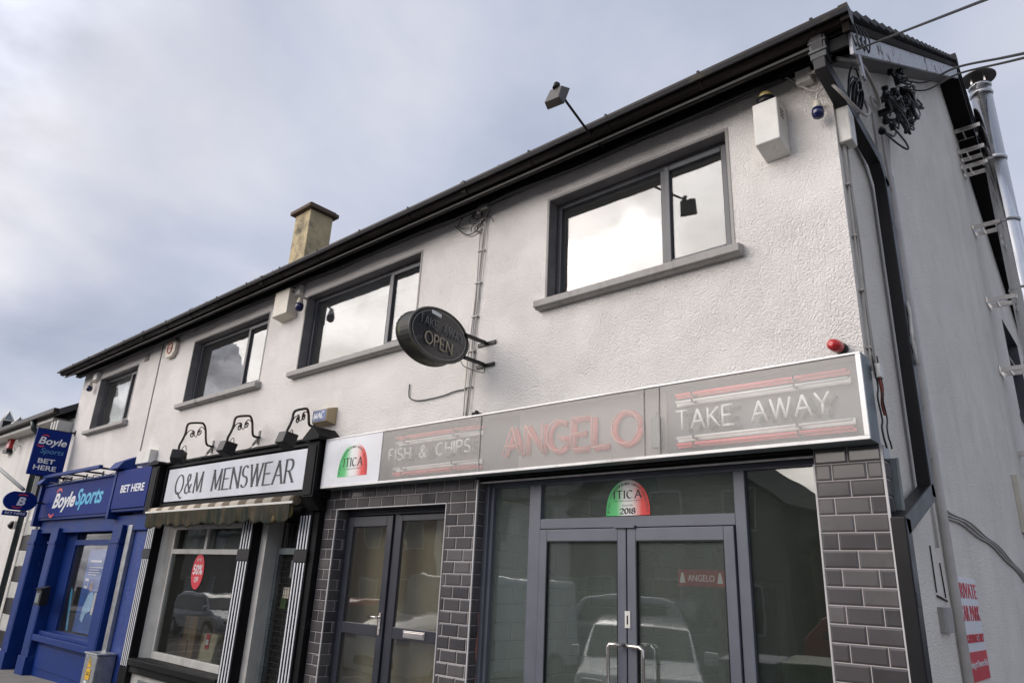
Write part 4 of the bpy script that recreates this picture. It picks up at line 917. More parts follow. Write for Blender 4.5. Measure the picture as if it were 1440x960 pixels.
# red sale sticker
xs_, zs_ = FY(278, 803, .12)
st_ = thing('sale_sticker', 'red oval fifty percent off sticker on the menswear window', 'sticker', (xs_, .12, zs_))
b = NB(); prism(b, [(xs_+.17*math.cos(a*math.pi/16), .121, zs_+.23*math.sin(a*math.pi/16)) for a in range(32)], (0, -.002, 0)); obj('sticker_face', b, M['txtr'], st_)
b = NB(); mp = FRONT(.119); sans(b, '50%', xs_-.13, xs_+.13, zs_-.04, zs_+.09, mp, .001, bold=.02, th=.001); sans(b, 'UP TO', xs_-.06, xs_+.06, zs_+.13, zs_+.17, mp, .001, th=.001); sans(b, 'OFF', xs_-.06, xs_+.06, zs_-.14, zs_-.07, mp, .001, bold=.01, th=.001); obj('lettering', b, M['txtw'], st_)
# notices behind the mesh door
for nm, (u, v), w, h, mm, lb in (('notice', (403, 826), .10, .20, 'netg', 'small grey notice high on the mesh covered shop door'), ('notice', (389, 820), .09, .2, 'whtpl', 'white and red notice on the mesh covered shop door'), ('notice', (403, 833), .15, .12, 'cream', 'cream square notice on the mesh covered shop door'), ('notice', (398, 848), .12, .12, 'bing', 'small green notice lowest on the mesh covered shop door')):
    x, z = FY(u, v, .235)
    if 'high' in lb: x, z = FY(412, 800, .235)
    b = NB(); box(b, x-w/2, x+w/2, .235, .238, z-h/2, z+h/2)
    o = obj(nm, b, M[mm]); tag(o, lb, 'notice')
# scroll lamps over the sign
def scroll_lamp(hu, hv, bu, bv, label, amber=False):
    """hu, hv: middle of the lamp head in the photo; bu, bv: wall end of the bracket"""
    hx, hz = FY(hu, hv, -.62); bx, bz = FY(bu, bv, 0); k = (bu-hu)/51.0
    t = thing('scroll_bracket_lamp', label, 'wall lamp', (bx, 0, bz), 'scroll bracket lamps over the menswear sign')
    def pt(a, dv):                      # a: 0 at the head, 1 at the wall; dv: image rise above the line head-wall
        y = -.62*(1-a)-.012*a; return at(hu+(bu-hu)*a, hv+(bv-hv)*a-dv*k, y)
    P = [pt(1.0, 0), pt(.92, 1), pt(.80, 7), pt(.78, 27), pt(.72, 36), pt(.60, 39), pt(.36, 42), pt(.27, 40), pt(.22, 30), pt(.14, 22), pt(.05, 15), pt(.02, 7)]
    b = NB(); tube(b, smooth_path(P, 5), .015, 7)
    ex = (pt(1, 0)-pt(0, 0)).normalized()
    for s, ca in ((1, .40), (-1, .62)):
        c0 = pt(ca, 25.5); Q = []
        for i in range(24):
            a = R(100+s*(-i*21)); rr = .052-.0018*i
            Q.append(c0+ex*rr*math.cos(a)+Vector((0, 0, rr*math.sin(a))))
        tube(b, Q, .008, 5)
    tube(b, smooth_path([pt(.22, 26), pt(.30, 31), pt(.40, 31), pt(.51, 20), pt(.62, 31), pt(.70, 31), pt(.78, 25)], 5), .0055, 5)
    obj('scroll_arm', b, M['iron'], t)
    b = NB(); box(b, bx-.018, bx+.018, -.018, -.001, bz-.10, bz+.08); tube(b, [(bx, -.02, bz-.02), (bx-.02, -.07, bz-.12)], .016, 8); obj('wall_plate', b, M['sill'], t, bev=.004)
    c = Vector((hx, -.62, hz)); tilt = Matrix.Rotation(R(50 if amber else 5), 3, 'Z') @ Matrix.Rotation(R(-16), 3, 'X')
    fr_ = [(-.09, -.085), (.09, -.085), (.09, .085), (-.09, .085)]; bk = [(-.07, -.065), (.07, -.065), (.07, .065), (-.07, .065)]
    b = NB(); A = [b.verts.new(c+tilt@Vector((p[0], .075, p[1]))) for p in fr_]; B = [b.verts.new(c+tilt@Vector((p[0], -.075, p[1]))) for p in bk]
    b.faces.new(A); b.faces.new(B[::-1])
    for i in range(4): b.faces.new((A[i], B[i], B[(i+1) % 4], A[(i+1) % 4]))
    body = obj('lamp_body', b, M['blackp'], t, bev=.008)
    b = NB(); prism(b, [c+tilt@Vector((p[0]*.86, .0755, p[1]*.86)) for p in fr_], tilt@Vector((0, .004, 0)))
    obj('lens', b, M['lens'], body)
    b = NB(); Q = [c+Vector((0, 0, .02)), pt(.22, 12), pt(.25, -8), pt(.45, -14), pt(.7, -12), pt(.95, -6)]
    tube(b, smooth_path(Q, 5), .005, 5); obj('flex', b, M['cable'], t)
    return t
scroll_lamp(250, 641, 300, 627, 'left one of three black floodlights on scrolled iron brackets, turned sideways with amber lens showing', True)
scroll_lamp(318, 630, 365, 614, 'middle one of three black floodlights on scrolled iron brackets')
scroll_lamp(402, 618, 443, 598, 'right one of three black floodlights on scrolled iron brackets, beside the pointed console')
b = NB(); P = []
for i in range(30):
    f = i/29; x = -9.6+f*3.7; P.append((x, -.1-.03*math.sin(f*31), 3.372+.012*abs(math.sin(f*17))+.0))
tube(b, P, .007, 5); o = obj('cable', b, M['cable']); tag(o, 'black cable lying along the top of the menswear fascia', 'cable')
# MAC alarm box
mc = thing('alarm_box', 'cream alarm box with faded blue lettered front above the pointed console', 'alarm box', (-5.85, 0, 3.6))
b = NB(); x0, x1, z0, z1 = -6.05, -5.70, 3.53, 3.74
A = [b.verts.new(p) for p in ((x0-.0, -.002, z0), (x1, -.002, z0), (x1, -.002, z1), (x0, -.002, z1))]; B = [b.verts.new(p) for p in ((x0+.03, -.12, z0+.03), (x1-.03, -.12, z0+.03), (x1-.03, -.12, z1-.03), (x0+.03, -.12, z1-.03))]
b.faces.new(A); b.faces.new(B[::-1])
for i in range(4): b.faces.new((A[i], B[i], B[(i+1) % 4], A[(i+1) % 4]))
obj('housing', b, mat('tan_plastic', (.42, .33, .19), .5), mc, bev=.006)
b = NB(); box(b, x0+.045, x1-.045, -.124, -.12, z0+.04, z1-.04); obj('front_panel', b, M['macblue'], mc)
b = NB(); serif(b, 'MAC', x0+.075, x1-.08, z0+.07, z1-.065, FRONT(-.124), .018, .001, th=.001); obj('lettering', b, M['txtw'], mc)
# ============================================================ BETTING SHOPFRONT
bet = thing('betting_shopfront', 'royal blue painted betting shopfront with recessed door and window', 'shopfront', (-12.8, 0, 0.05))
b = NB(); box(b, -15.25, -11.53, -.13, -.002, 2.655, 3.30); box(b, -15.3, -11.5, -.17, -.002, 3.30, 3.335); box(b, -15.2, -10.2, -.06, .04, 2.42, 2.655); obj('fascia', b, M['blue'], bet, bev=.006)
b = NB(); box(b, -11.47, -10.08, -.17, -.002, 2.70, 3.36); obj('fascia', b, M['blue'], bet, bev=.006)
b = NB(); prism(b, [(-11.62, -.30, 3.38), (-11.62, -.002, 3.38), (-11.62, -.002, 3.62), (-11.62, -.22, 3.5)], (.38, 0, 0)); box(b, -11.56, -11.47, -.2, -.002, 2.6, 3.38); obj('console', b, M['blue'], bet, bev=.006)
b = NB(); prism(b, [(-15.38, -.30, 3.34), (-15.38, -.002, 3.34), (-15.38, -.002, 3.55), (-15.38, -.22, 3.45)], (.3, 0, 0)); box(b, -15.38, -15.25, -.2, -.002, 2.55, 3.34); obj('console', b, M['blue'], bet, bev=.006)
def bpil(x0, x1, yf=-.12):
    b = NB(); box(b, x0, x1, yf, .05, gz(x0)-.05, 2.5); box(b, x0-.02, x1+.03, yf-.03, .05, gz(x0)-.05, gz(x0)+.30); box(b, x0+.04, x1-.04, yf-.006, yf, .45, 2.3); box(b, x0-.015, x1+.02, yf-.02, .05, 2.22, 2.26)
    obj('pilaster', b, M['blue'], bet, bev=.008)
bpil(-15.5, -15.12); bpil(-14.30, -13.92); bpil(-11.34, -10.98)
b = NB(); box(b, -15.12, -14.30, .55, .60, 0, 2.05); box(b, -15.12, -14.3, .05, .6, 2.42, 2.44); box(b, -15.12, -14.3, .50, .6, 2.05, 2.12); box(b, -14.31, -14.30, .05, .6, 0, 2.42); box(b, -15.12, -15.11, .05, .6, 0, 2.42)
for z0_, z1_ in ((.2, .9), (1.0, 1.95)):
    for xx in (-15.05, -14.68): box(b, xx, xx+.30, .53, .549, z0_, z1_)
obj('door_recess', b, M['blue'], bet, bev=.006)
b = NB(); box(b, -15.11, -14.31, .56, .565, 2.12, 2.42); obj('fanlight', b, M['carglass'], bet)
b = NB(); prism(b, [(-13.92, .05, .6), (-13.60, .12, .6), (-13.60, .2, .6), (-13.92, .2, .6)], (0, 0, 1.9)); frame_rect(b, -13.60, -11.34, .72, 2.50, .055, .10, .16); box(b, -13.545, -11.395, .09, .16, 2.21, 2.30); box(b, -12.0, -11.34, .095, .1, .8, 2.2); box(b, -12.0, -11.395, .101, .16, .775, 2.21)
wo = obj('display_window', b, M['blue'], bet, bev=.006)
g = NB(); box(g, -13.55, -11.39, .125, .132, .77, 2.22); box(g, -13.55, -11.39, .126, .132, 2.29, 2.45); obj('pane', g, glass('betting_glass', (.95, .95, .95), 1.4, dust=.02), wo)
b = NB(); box(b, -13.92, -11.34, -.12, .16, .60, .70); box(b, -13.92, -11.34, -.05, .16, .70, .76); box(b, -13.92, -11.34, -.02, .16, -.2, .60); box(b, -13.75, -11.5, -.035, -.021, .18, .53); obj('window_sill', b, M['blue'], bet, bev=.012)
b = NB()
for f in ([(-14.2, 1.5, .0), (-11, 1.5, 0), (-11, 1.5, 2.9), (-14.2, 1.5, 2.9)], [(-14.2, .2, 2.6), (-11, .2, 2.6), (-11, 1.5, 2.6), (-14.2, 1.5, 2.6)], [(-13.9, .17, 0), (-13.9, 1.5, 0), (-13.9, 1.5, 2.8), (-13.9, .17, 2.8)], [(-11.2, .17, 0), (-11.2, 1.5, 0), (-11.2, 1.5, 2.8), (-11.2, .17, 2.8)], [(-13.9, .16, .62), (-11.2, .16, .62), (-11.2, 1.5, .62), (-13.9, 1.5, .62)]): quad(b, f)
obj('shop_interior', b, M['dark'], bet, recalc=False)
b = NB(); box(b, -10.98, -10.0, -.01, .05, -.1, 2.70); obj('blue_wall', b, M['bluer'], bet)
# lettered signs
bs = thing('betting_fascia_sign', 'blue betting shop name sign in white and cyan italic lettering', 'sign', (-13.4, -.14, 2.7))
b = NB(); box(b, -15.2, -11.58, -.15, -.131, 2.70, 3.29); obj('sign_board', b, M['bluesign'], bs, bev=.004)
mp = FRONT(-.15)
b = NB(); sans(b, 'Boyle', -14.50, -13.32, 2.78, 3.14, mp, .001, bold=.03, shear=.25); obj('lettering', b, M['txtw'], bs)
b = NB(); sans(b, 'Sports', -13.28, -12.02, 2.79, 3.17, mp, .001, bold=.025, shear=.25); obj('lettering', b, M['txtc'], bs)
def swoosh(b, cx_, cz, w, h, mp, d=.001, flip=1):
    P = [(cx_+w*math.cos(R(a)), cz+flip*h*math.sin(R(a))) for a in range(20, 165, 12)]+[(cx_+w*.8*math.cos(R(a)), cz+flip*h*.55*math.sin(R(a))) for a in range(160, 18, -12)]
    prism(b, [mp(p[0], p[1], d) for p in P], mp(0, 0, .003)-mp(0, 0, 0))
b = NB(); swoosh(b, -14.28, 3.13, .16, .11, mp); swoosh(b, -14.45, 2.80, .16, .11, mp, flip=-1); obj('red_swoosh', b, M['txtr'], bs)
bs = thing('bet_here_sign', 'square blue bet here panel at the right end of the betting fascia', 'sign', (-10.75, -.2, 2.75))
b = NB(); box(b, -11.42, -10.12, -.2, -.171, 2.745, 3.355); obj('sign_board', b, M['bluesign'], bs, bev=.004)
b = NB(); sans(b, 'BET HERE', -11.15, -10.25, 2.99, 3.11, FRONT(-.2), .001, bold=.02); obj('lettering', b, M['txtw'], bs)
# trough light
tl = thing('trough_light', 'long blue trough light on stand off arms over the betting fascia', 'sign light', (-13.2, -.3, 3.55))
b = NB(); box(b, -14.6, -11.75, -.40, -.34, 3.40, 3.46); obj('trough', b, M['blue'], tl, bev=.008)
for x in (-14.3, -13.5, -12.7, -11.9):
    b = NB(); box(b, x, x+.03, -.34, -.002, 3.41, 3.44); box(b, x-.01, x+.04, -.012, -.002, 3.38, 3.47); obj('arm', b, M['iron'], tl)
b = NB(); P = []
for i in range(60):
    f = i/59; P.append((-15.1+f*3.5, -.13-.03*math.sin(f*47), 3.345+.03*abs(math.sin(f*29))))
tube(b, P, .008, 5); tube(b, [(p[0]+.1, p[1]+.05, 3.35+.02*math.sin(p[0]*9)) for p in P], .006, 5); o = obj('cable', b, M['cable']); tag(o, 'tangled cable along the top of the blue betting fascia', 'cable')
# hanging rectangular sign
hs = thing('hanging_sign', 'blue rectangular betting sign hanging at a right angle to the wall', 'sign', (-14.75, -.3, 3.5))
xh = -14.72; b = NB(); box(b, xh-.06, xh, -.66, -.06, 3.47, 4.35); obj('sign_panel', b, M['bluesign'], hs, bev=.006)
mp = SIDE(xh)
b = NB(); sans(b, 'Boyle', -.60, -.11, 4.02, 4.20, mp, .001, bold=.02, shear=.2); sans(b, 'BET', -.53, -.24, 3.70, 3.79, mp, .001, bold=.02); sans(b, 'HERE', -.58, -.19, 3.57, 3.66, mp, .001, bold=.02); obj('lettering', b, M['txtw'], hs)
b = NB(); sans(b, 'Sports', -.53, -.12, 3.86, 3.99, mp, .001, bold=.01, shear=.2); obj('lettering', b, M['txtc2'], hs)
b = NB(); swoosh(b, -.50, 4.20, .07, .05, mp); swoosh(b, -.55, 4.05, .07, .05, mp, flip=-1); obj('red_swoosh', b, M['txtr'], hs)
b = NB(); tube(b, [(xh-.03, -.10, 4.37), (xh-.03, 0, 4.37)], .014, 8); tube(b, [(xh-.03, -.66, 4.36), (xh-.03, 0, 4.36)], .012, 8); tube(b, [(xh-.03, -.5, 3.46), (xh-.03, 0, 3.46)], .012, 8); box(b, xh-.06, xh, -.015, 0, 4.32, 4.42); box(b, xh-.06, xh, -.015, 0, 3.42, 3.5); obj('arm', b, M['iron'], hs)
# emblem sign
es = thing('emblem_sign', 'small blue emblem sign lettered B over a bet here plate', 'sign', (-15.0, -.5, 2.9))
xe = -15.0; b = NB()
yc, zc_ = -.56, 2.98
P = [(yc+.28*math.cos(R(a))*(1.0), zc_+.20*math.sin(R(a))) for a in range(0, 360, 15)]
P = [(p[0], min(max(p[1], zc_-.17), zc_+.17)) for p in P]
prism(b, [(xe, p[0], p[1]) for p in P], (-.07, 0, 0)); box(b, xe-.07, xe, yc-.24, yc+.16, 2.70, 2.79); obj('sign_panel', b, M['bluesign'], es, bev=.004)
mp = SIDE(xe); b = NB(); sans(b, 'B', yc-.06, yc+.08, zc_-.085, zc_+.075, mp, .001, bold=.04, shear=.2); sans(b, 'BET HERE', yc-.21, yc+.13, 2.725, 2.77, mp, .001, bold=.01, shear=.15); obj('lettering', b, M['txtw'], es)
b = NB(); swoosh(b, yc+.02, zc_+.085, .09, .05, mp); swoosh(b, yc-.04, zc_-.09, .09, .05, mp, flip=-1); obj('red_swoosh', b, M['txtr'], es)
b = NB(); box(b, xe-.05, xe-.02, yc+.2, 0, zc_-.02, zc_+.01); box(b, xe-.06, xe-.01, -.02, 0, zc_-.07, zc_+.06); obj('arm', b, M['iron'], es)
# window posters
ps = thing('window_poster', 'blue poster with figure in pale shirt in the betting shop window', 'poster', (-12.4, .14, 1.5))
b = NB(); box(b, -13.05, -12.08, .20, .205, .80, 2.15); obj('poster_sheet', b, M['postblue'], ps)
b = NB()
for k, (w, z) in enumerate(((.5, 1.93), (.62, 1.84), (.45, 1.80), (.5, 1.76), (.38, 1.72))): box(b, -12.9, -12.9+w, .195, .199, z, z+(.035 if k < 1 else .012))
box(b, -12.95, -12.80, .195, .199, 1.50, 1.66); box(b, -12.93, -12.82, .192, .195, 1.54, 1.62, 1); box(b, -12.40, -12.30, .193, .197, 1.1, 1.45); obj('printed_lines', b, [M['txtw'], M['postblue']], ps)
b = NB(); prism(b, [(-12.80, .19, 1.0), (-12.66, .19, .96), (-12.60, .19, 1.1), (-12.42, .19, 1.15), (-12.38, .19, 1.38), (-12.50, .19, 1.46), (-12.66, .19, 1.40), (-12.78, .19, 1.2)], (0, .004, 0)); obj('printed_shirt', b, M['shirt'], ps)
b = NB(); prism(b, [(-12.60+.05*math.cos(R(a)), .189, 1.53+.075*math.sin(R(a))) for a in range(0, 360, 24)], (0, .004, 0)); obj('printed_head', b, M['skin'], ps)
fb = NB(); P = [(-13.42, 1.50), (-13.34, 1.44), (-13.24, 1.10), (-13.16, .80), (-13.24, .80), (-13.33, 1.05), (-13.40, 1.3)]
prism(fb, [(p[0], .16, p[1]) for p in P], (0, .006, 0)); fo = thing('feather_banner', 'narrow curved cyan banner standing in the betting shop window', 'banner', (-13.25, .16, .8)); obj('banner_cloth', fb, mat('bright_cyan', (.03, .36, .62), .5), fo)
fb = NB(); q = plane_map((-13.33, .16, 1.30), Vector((.27, 0, -.96)).normalized(), Vector((.96, 0, .27)).normalized(), (0, -1, 0)); sans(fb, 'www.online', 0, .42, -.02, .02, q, .001, th=.001); obj('lettering', fb, M['txtw'], fo)
# post box on the middle pilaster
pb = thing('post_box', 'small black wall post box with white label on the blue pilaster', 'post box', (-14.1, -.15, 1.2))
x0 = FY(49, 835, -.3)[0]; b = NB(); prism(b, [(x0-.12, -.121, 1.18), (x0-.12, -.25, 1.18), (x0-.12, -.25, 1.42), (x0-.12, -.28, 1.45), (x0-.12, -.121, 1.50)], (.28, 0, 0)); obj('box_body', b, M['blackp'], pb, bev=.006)
b = NB(); box(b, x0-.08, x0+.10, -.256, -.251, 1.22, 1.38); obj('label_plate', b, M['galvpaint'], pb)
# steel conduit with cabinet
b = NB(); xq = -10.80; box(b, xq-.08, xq+.08, -.07, -.012, .6, 2.50); o = obj('cable_cover', b, M['steel'], bev=.006); tag(o, 'galvanised cable cover running up the blue wall above the cabinet', 'conduit')
cab = thing('electric_cabinet', 'galvanised roadside electric cabinet with yellow warning labels', 'cabinet', (-10.5, -.2, gz(-10.5)))
cx0, cx1, cy0, cy1 = -10.86, -10.42, -.28, -.02
b = NB(); box(b, cx0, cx1, cy0, cy1, gz(-10.6)-.02, .66); cabm = obj('cabinet_body', b, M['steel'], cab, bev=.012)
b = NB(); prism(b, [(cx0-.02, cy0-.02, .662), (cx1+.02, cy0-.02, .662), (cx1+.02, cy1, .662), (cx0-.02, cy1, .662)], (0, 0, .025)); obj('cabinet_lid', b, M['steel'], cab, bev=.006)
b = NB(); xc = (cx0+cx1)/2; prism(b, [(xc-.07, cy0-.006, .50), (xc+.07, cy0-.006, .50), (xc, cy0-.006, .63)], (0, .005, 0)); box(b, xc-.07, xc+.09, cy0-.006, cy0-.001, .34, .48); box(b, xc-.08, xc+.02, cy0-.006, cy0-.001, .25, .32, 1)
obj('warning_label', b, [M['yel'], M['txtw']], cab)
b = NB(); box(b, xc-.04, xc+.06, cy0-.008, cy0-.006, .40, .415); box(b, xc-.04, xc+.06, cy0-.008, cy0-.006, .43, .44); prism(b, [(xc-.005, cy0-.008, .53), (xc+.02, cy0-.008, .57), (xc+.005, cy0-.008, .57), (xc+.012, cy0-.008, .60), (xc-.015, cy0-.008, .56), (xc+.002, cy0-.008, .56)], (0, .002, 0)); obj('printed_mark', b, M['signblk'], cab)

# ============================================================ LEFT NEIGHBOUR
nb = thing('neighbour_house', 'lower white house at far left with black and white quoins', 'building', (-20, 3, 0))
b = NB(); box(b, -34, -15.02, .01, 7, 2.72, 4.72); box(b, -34, -15.53, .01, 7, -1, 2.72); obj('wall', b, M['wall_far'], nb)
for z, mm in [(0.0+.3*k, 'blackp' if k % 2 else 'cfrm') for k in range(9)]:
    b = NB(); w = .14 if mm == 'blackp' else 0; box(b, -16.25-w*.6, -15.62, -.035, .008, z+.003, z+.297); obj('quoin', b, M[mm], nb, bev=.008)
b = NB(); prism(b, [(-34, -.30, 4.86), (-34, 3.5, 7.1), (-34, 7.3, 4.86), (-34, 7.3, 4.72), (-34, 3.5, 6.96), (-34, -.30, 4.72)], (34-15.03, 0, 0)); rf = obj('roof', b, M['roof'], nb)
b = NB(); box(b, -34, -15.06, -.40, -.302, 4.76, 4.86); obj('gutter', b, M['gutter'], nb, bev=.01)
b = NB(); box(b, -34, -15.4, -.28, -.0, 4.66, 4.72); obj('eaves_board', b, M['cfrm'], nb)
for k in range(3):
    b = NB(); x = -15.45+k*.17; prism(b, [(x, -.28, 4.62), (x, -.28, 4.40), (x, 0, 4.22), (x, 0, 4.62)], (.10, 0, 0)); obj('corbel', b, M['cfrm'], nb, bev=.006)
b = NB(); tube(b, [(-16.52, -.34, 4.76), (-16.52, -.30, 4.6), (-16.52, -.09, 4.4), (-16.52, -.09, -.1)], .055, 10); obj('downpipe', b, mat('dark_green_pipe', (.03, .045, .045), .4), nb)
b = NB(); box(b, -16.25, -15.95, -.10, .008, 3.1, 4.25); obj('window', b, M['blackp'], nb)
b = NB(); box(b, -19.2, -18.2, -.006, .02, .9, 1.9); obj('window', b, M['carglass'], nb)
for k, (u, v) in enumerate(((31, 600), (118/6+2, 0))):
    if k: continue
for k, (u, v, h) in enumerate(((10, 592, .62), (26, 596, .42))):
    x, z = FY(u, v, 1.2); t = thing('chimney_cowl', ('taller' if k == 0 else 'shorter')+' pointed black and white cowl on the far left roof', 'cowl', (x, 1.2, z-.3), 'pointed cowls on the neighbouring roof')
    b = NB(); box(b, x-.16, x+.16, 1.06, 1.34, z-1.2, z-.02); obj('cowl_base', b, M['blackp'], t)
    b = NB(); A = [(x-.16, 1.06, z), (x+.16, 1.06, z), (x+.16, 1.34, z), (x-.16, 1.34, z)]; ap = Vector((x, 1.2, z+h*.55))
    for p in A: tube(b, [p, ap], .022, 5)
    for i in range(4): tube(b, [A[i], A[(i+1) % 4]], .02, 5)
    obj('cowl_frame', b, M['whtpl'], t)
    b = NB(); vv = [b.verts.new(Vector(p).lerp(ap, .05)+Vector((0, 0, -.0))) for p in A]; av = b.verts.new(ap-Vector((0, 0, .04)))
    for i in range(4): b.faces.new((vv[i], vv[(i+1) % 4], av))
    b.faces.new(vv[::-1]); obj('cowl_panel', b, M['galvpaint'], t)
# siren on the neighbour
x, z = FY(15, 623, -.05); t = thing('siren_box', 'red and white alarm siren on the far left house under the eaves', 'alarm box', (x, 0, z))
b = NB(); box(b, x-.13, x+.13, -.10, .008, z-.14, z+.14); obj('housing', b, M['red'], t, bev=.02); b = NB(); box(b, x-.2, x+.12, -.12, .0, z-.24, z-.15); obj('bracket', b, M['blackp'], t)
b = NB(); xx, zz = FY(22, 626, -.1); tube(b, arc((xx, -.1, zz), .13, 0, 360, 20), .012, 6); tube(b, [(xx-.13, -.1, zz), (xx+.13, -.1, zz)], .008, 5); tube(b, [(xx, -.1, zz-.13), (xx, -.1, zz+.13)], .008, 5); tube(b, [(xx, -.1, zz), (xx, .008, zz)], .012, 5); o = obj('wire_guard', b, M['whtpl']); tag(o, 'round white wire bracket beside the red siren', 'bracket')
b = NB(); tube(b, [at(-40, 625, -.9), at(33, 688, -.55)], .035, 8); o = obj('pole', b, M['cfrm']); tag(o, 'slanting pale flagpole crossing at the left edge above the emblem sign', 'pole')
# tall narrow lantern at low left
x, z = FY(18, 738, -.1); t = thing('bulkhead_light', 'small black bulkhead light on the white house below the emblem sign', 'light', (x, 0, z)); b = NB(); tube(b, [(x-.2, -.1, z), (x, -.1, z), (x+.12, -.1, z)], [.05, .09, .07], 12); obj('shade', b, M['blackp'], t); b = NB(); box(b, x+.05, x+.18, -.12, .0, z-.08, z+.08); obj('wall_plate', b, M['cfrm'], t)
# ============================================================ FITTINGS ON THE WALL
def alarm(name, label, x0, x1, z0, z1, d, m='whtpl'):
    t = thing(name, label, 'alarm box', ((x0+x1)/2, 0, z0)); w = x1-x0
    b = NB(); A = [(x0, -.002, z0+.06), (x1, -.002, z0+.06), (x1, -.002, z1), (x0, -.002, z1)]
    prism(b, [(x0, -.002, z1), (x0, -d, z1), (x0, -d, z0+d*.25), (x0, -.002, z0+d*.02)], (w, 0, 0)); obj('housing', b, M[m], t, bev=.008); return t
# big alarm box by the corner: front face (1057,140)-(1092,210), side to (1110,197)
yA = -.20; xa0, _ = FY(1057, 145, yA); xa1, _ = FY(1092, 140, yA); za1 = FY(1075, 142, yA)[1]; za0 = FY(1062, 214, yA)[1]
t = alarm('alarm_box', 'large white alarm box with yellowed beacon near the roof corner', xa0, xa1, za0, za1, .20)
b = NB(); tube(b, [((xa0+xa1)/2-.01, -.13, za1), ((xa0+xa1)/2-.01, -.13, za1+.06)], .068, 16); obj('beacon_base', b, M['blackp'], t)
b = NB(); c0 = Vector(((xa0+xa1)/2-.01, -.13, za1+.06)); tube(b, [c0, c0+Vector((0, 0, .025)), c0+Vector((0, 0, .05)), c0+Vector((0, 0, .062))], [.056, .054, .042, .012], 16); obj('beacon_lens', b, M['amber'], t)
b = NB()
for k in range(3): box(b, xa1+.001, xa1+.003, -.15, -.09, za1-.08-.03*k, za1-.072-.03*k)
obj('vent_slot', b, M['iron'], t)
x0_, z1_ = FY(388, 412, -.16); x1_ = FY(407, 410, -.16)[0]; z0_ = FY(396, 445, -.16)[1]
t = alarm('alarm_box', 'cream alarm box on the wall left of the second window from the right', x0_, x1_, z0_, z1_, .16, 'cream')
b = NB(); box(b, x1_+.001, x1_+.003, -.13, -.05, z1_-.07, z1_-.03); obj('label_plate', b, M['reveal'], t)
x0_, z1_ = FY(241, 480, 0); x1_ = x0_+.40
t = thing('bell_box', 'white octagonal bell box with red print under the gutter', 'alarm box', (x0_+.2, 0, 5.3))
b = NB(); P = [(0, .08), (.08, 0), (.30, 0), (.38, .08), (.38, .24), (.30, .32), (.08, .32), (0, .24)]; prism(b, [(x0_+p[0], -.07, 5.24+p[1]) for p in P], (0, .068, 0)); obj('housing', b, M['cream'], t, bev=.012)
b = NB(); tube(b, arc((x0_+.19, -.073, 5.40), .09, 0, 360, 20), .012, 6, closed=False); box(b, x0_+.14, x0_+.24, -.075, -.071, 5.38, 5.42); obj('printed_ring', b, mat('faded_red_print', (.50, .16, .12), .5), t)
def beacon(u, v, label, s=1.0, arm=(0, 0)):
    x, z = FY(u, v, -.10); t = thing('beacon_light', label, 'light', (x, 0, z), 'blue capped wall lights')
    b = NB(); tube(b, [(x, -.002, z+.10*s), (x, -.06, z+.10*s), (x, -.10, z+.08*s)], .012*s, 7); tube(b, [(x, -.10, z+.09*s), (x, -.10, z+.05*s), (x, -.10, z+.02*s)], [.018*s, .03*s, .036*s], 12); obj('lamp_holder', b, M['cream'], t)
    b = NB(); tube(b, [(x, -.10, z+.02*s), (x, -.10, z-.01*s), (x, -.10, z-.045*s), (x, -.10, z-.06*s)], [.04*s, .044*s, .036*s, .01*s], 12); obj('lens', b, M['navy'], t)
beacon(1150, 157, 'blue capped light hanging by a cable at the roof corner', 1.0)
beacon(421, 430, 'blue capped light right of the cream alarm box', 1.3); beacon(126, 545, 'blue capped light by the far left upstairs window', 1.3)
for u, v, w, h, lb in ((1130, 108, .11, .11, 'square white junction box under the gutter at the corner'), (419, 408, .15, .14, 'small white junction box beside the cream alarm box'), (135, 529, .2, .15, 'small grey junction box by the far left upstairs window')):
    x, z = FY(u, v, -.06); b = NB(); box(b, x-w/2, x+w/2, -.08, -.002, z-h/2, z+h/2); o = obj('junction_box', b, M['whtpl'], bev=.006); tag(o, lb, 'junction box')
x0_, z1_ = FY(196, 632, -.1); t = alarm('meter_box', 'weathered white box on the wall above the betting fascia', x0_, x0_+.50, 3.42, 3.66, .12)
# red warning light above the sign
x, z = FY(1166, 482, -.16); t = thing('red_warning_light', 'round red warning light on the wall above the neon sign', 'light', (x, 0, z))
b = NB(); tube(b, [(x+.03, -.002, z-.005), (x+.02, -.05, z)], .040, 16); obj('lamp_base', b, M['iron'], t)
b = NB(); tube(b, [(x+.02, -.05, z), (x+.01, -.09, z+.003), (x, -.12, z+.004), (x, -.135, z+.004)], [.042, .040, .033, .015], 18); obj('lens', b, M['red'], t)
# floodlight on its arm
t = thing('arm_floodlight', 'grey floodlight at the end of a thin arm out from the eaves', 'floodlight', (-1.88, -.05, 5.72))
b = NB(); tube(b, [(-1.90, -.0, 5.62), (-1.885, -.27, 5.585), (-1.80, -.80, 5.63), (-1.785, -.88, 5.64)], .011, 8); tube(b, [(-1.785, -.86, 5.60), (-1.785, -.90, 5.68)], .02, 8); obj('arm', b, M['iron'], t)
b = NB(); c = Vector((-1.775, -.965, 5.585)); tilt = Matrix.Rotation(R(-14), 3, 'X') @ Matrix.Rotation(R(8), 3, 'Y')
fr_ = [(-.09, -.095), (.09, -.095), (.09, .075), (-.09, .075)]; bk = [(-.075, -.08), (.075, -.08), (.06, .05), (-.06, .05)]
A = [b.verts.new(c+tilt@Vector((p[0], .03, p[1]))) for p in fr_]; B = [b.verts.new(c+tilt@Vector((p[0], -.04, p[1]))) for p in bk]
b.faces.new(A); b.faces.new(B[::-1])
for i in range(4): b.faces.new((A[i], B[i], B[(i+1) % 4], A[(i+1) % 4]))
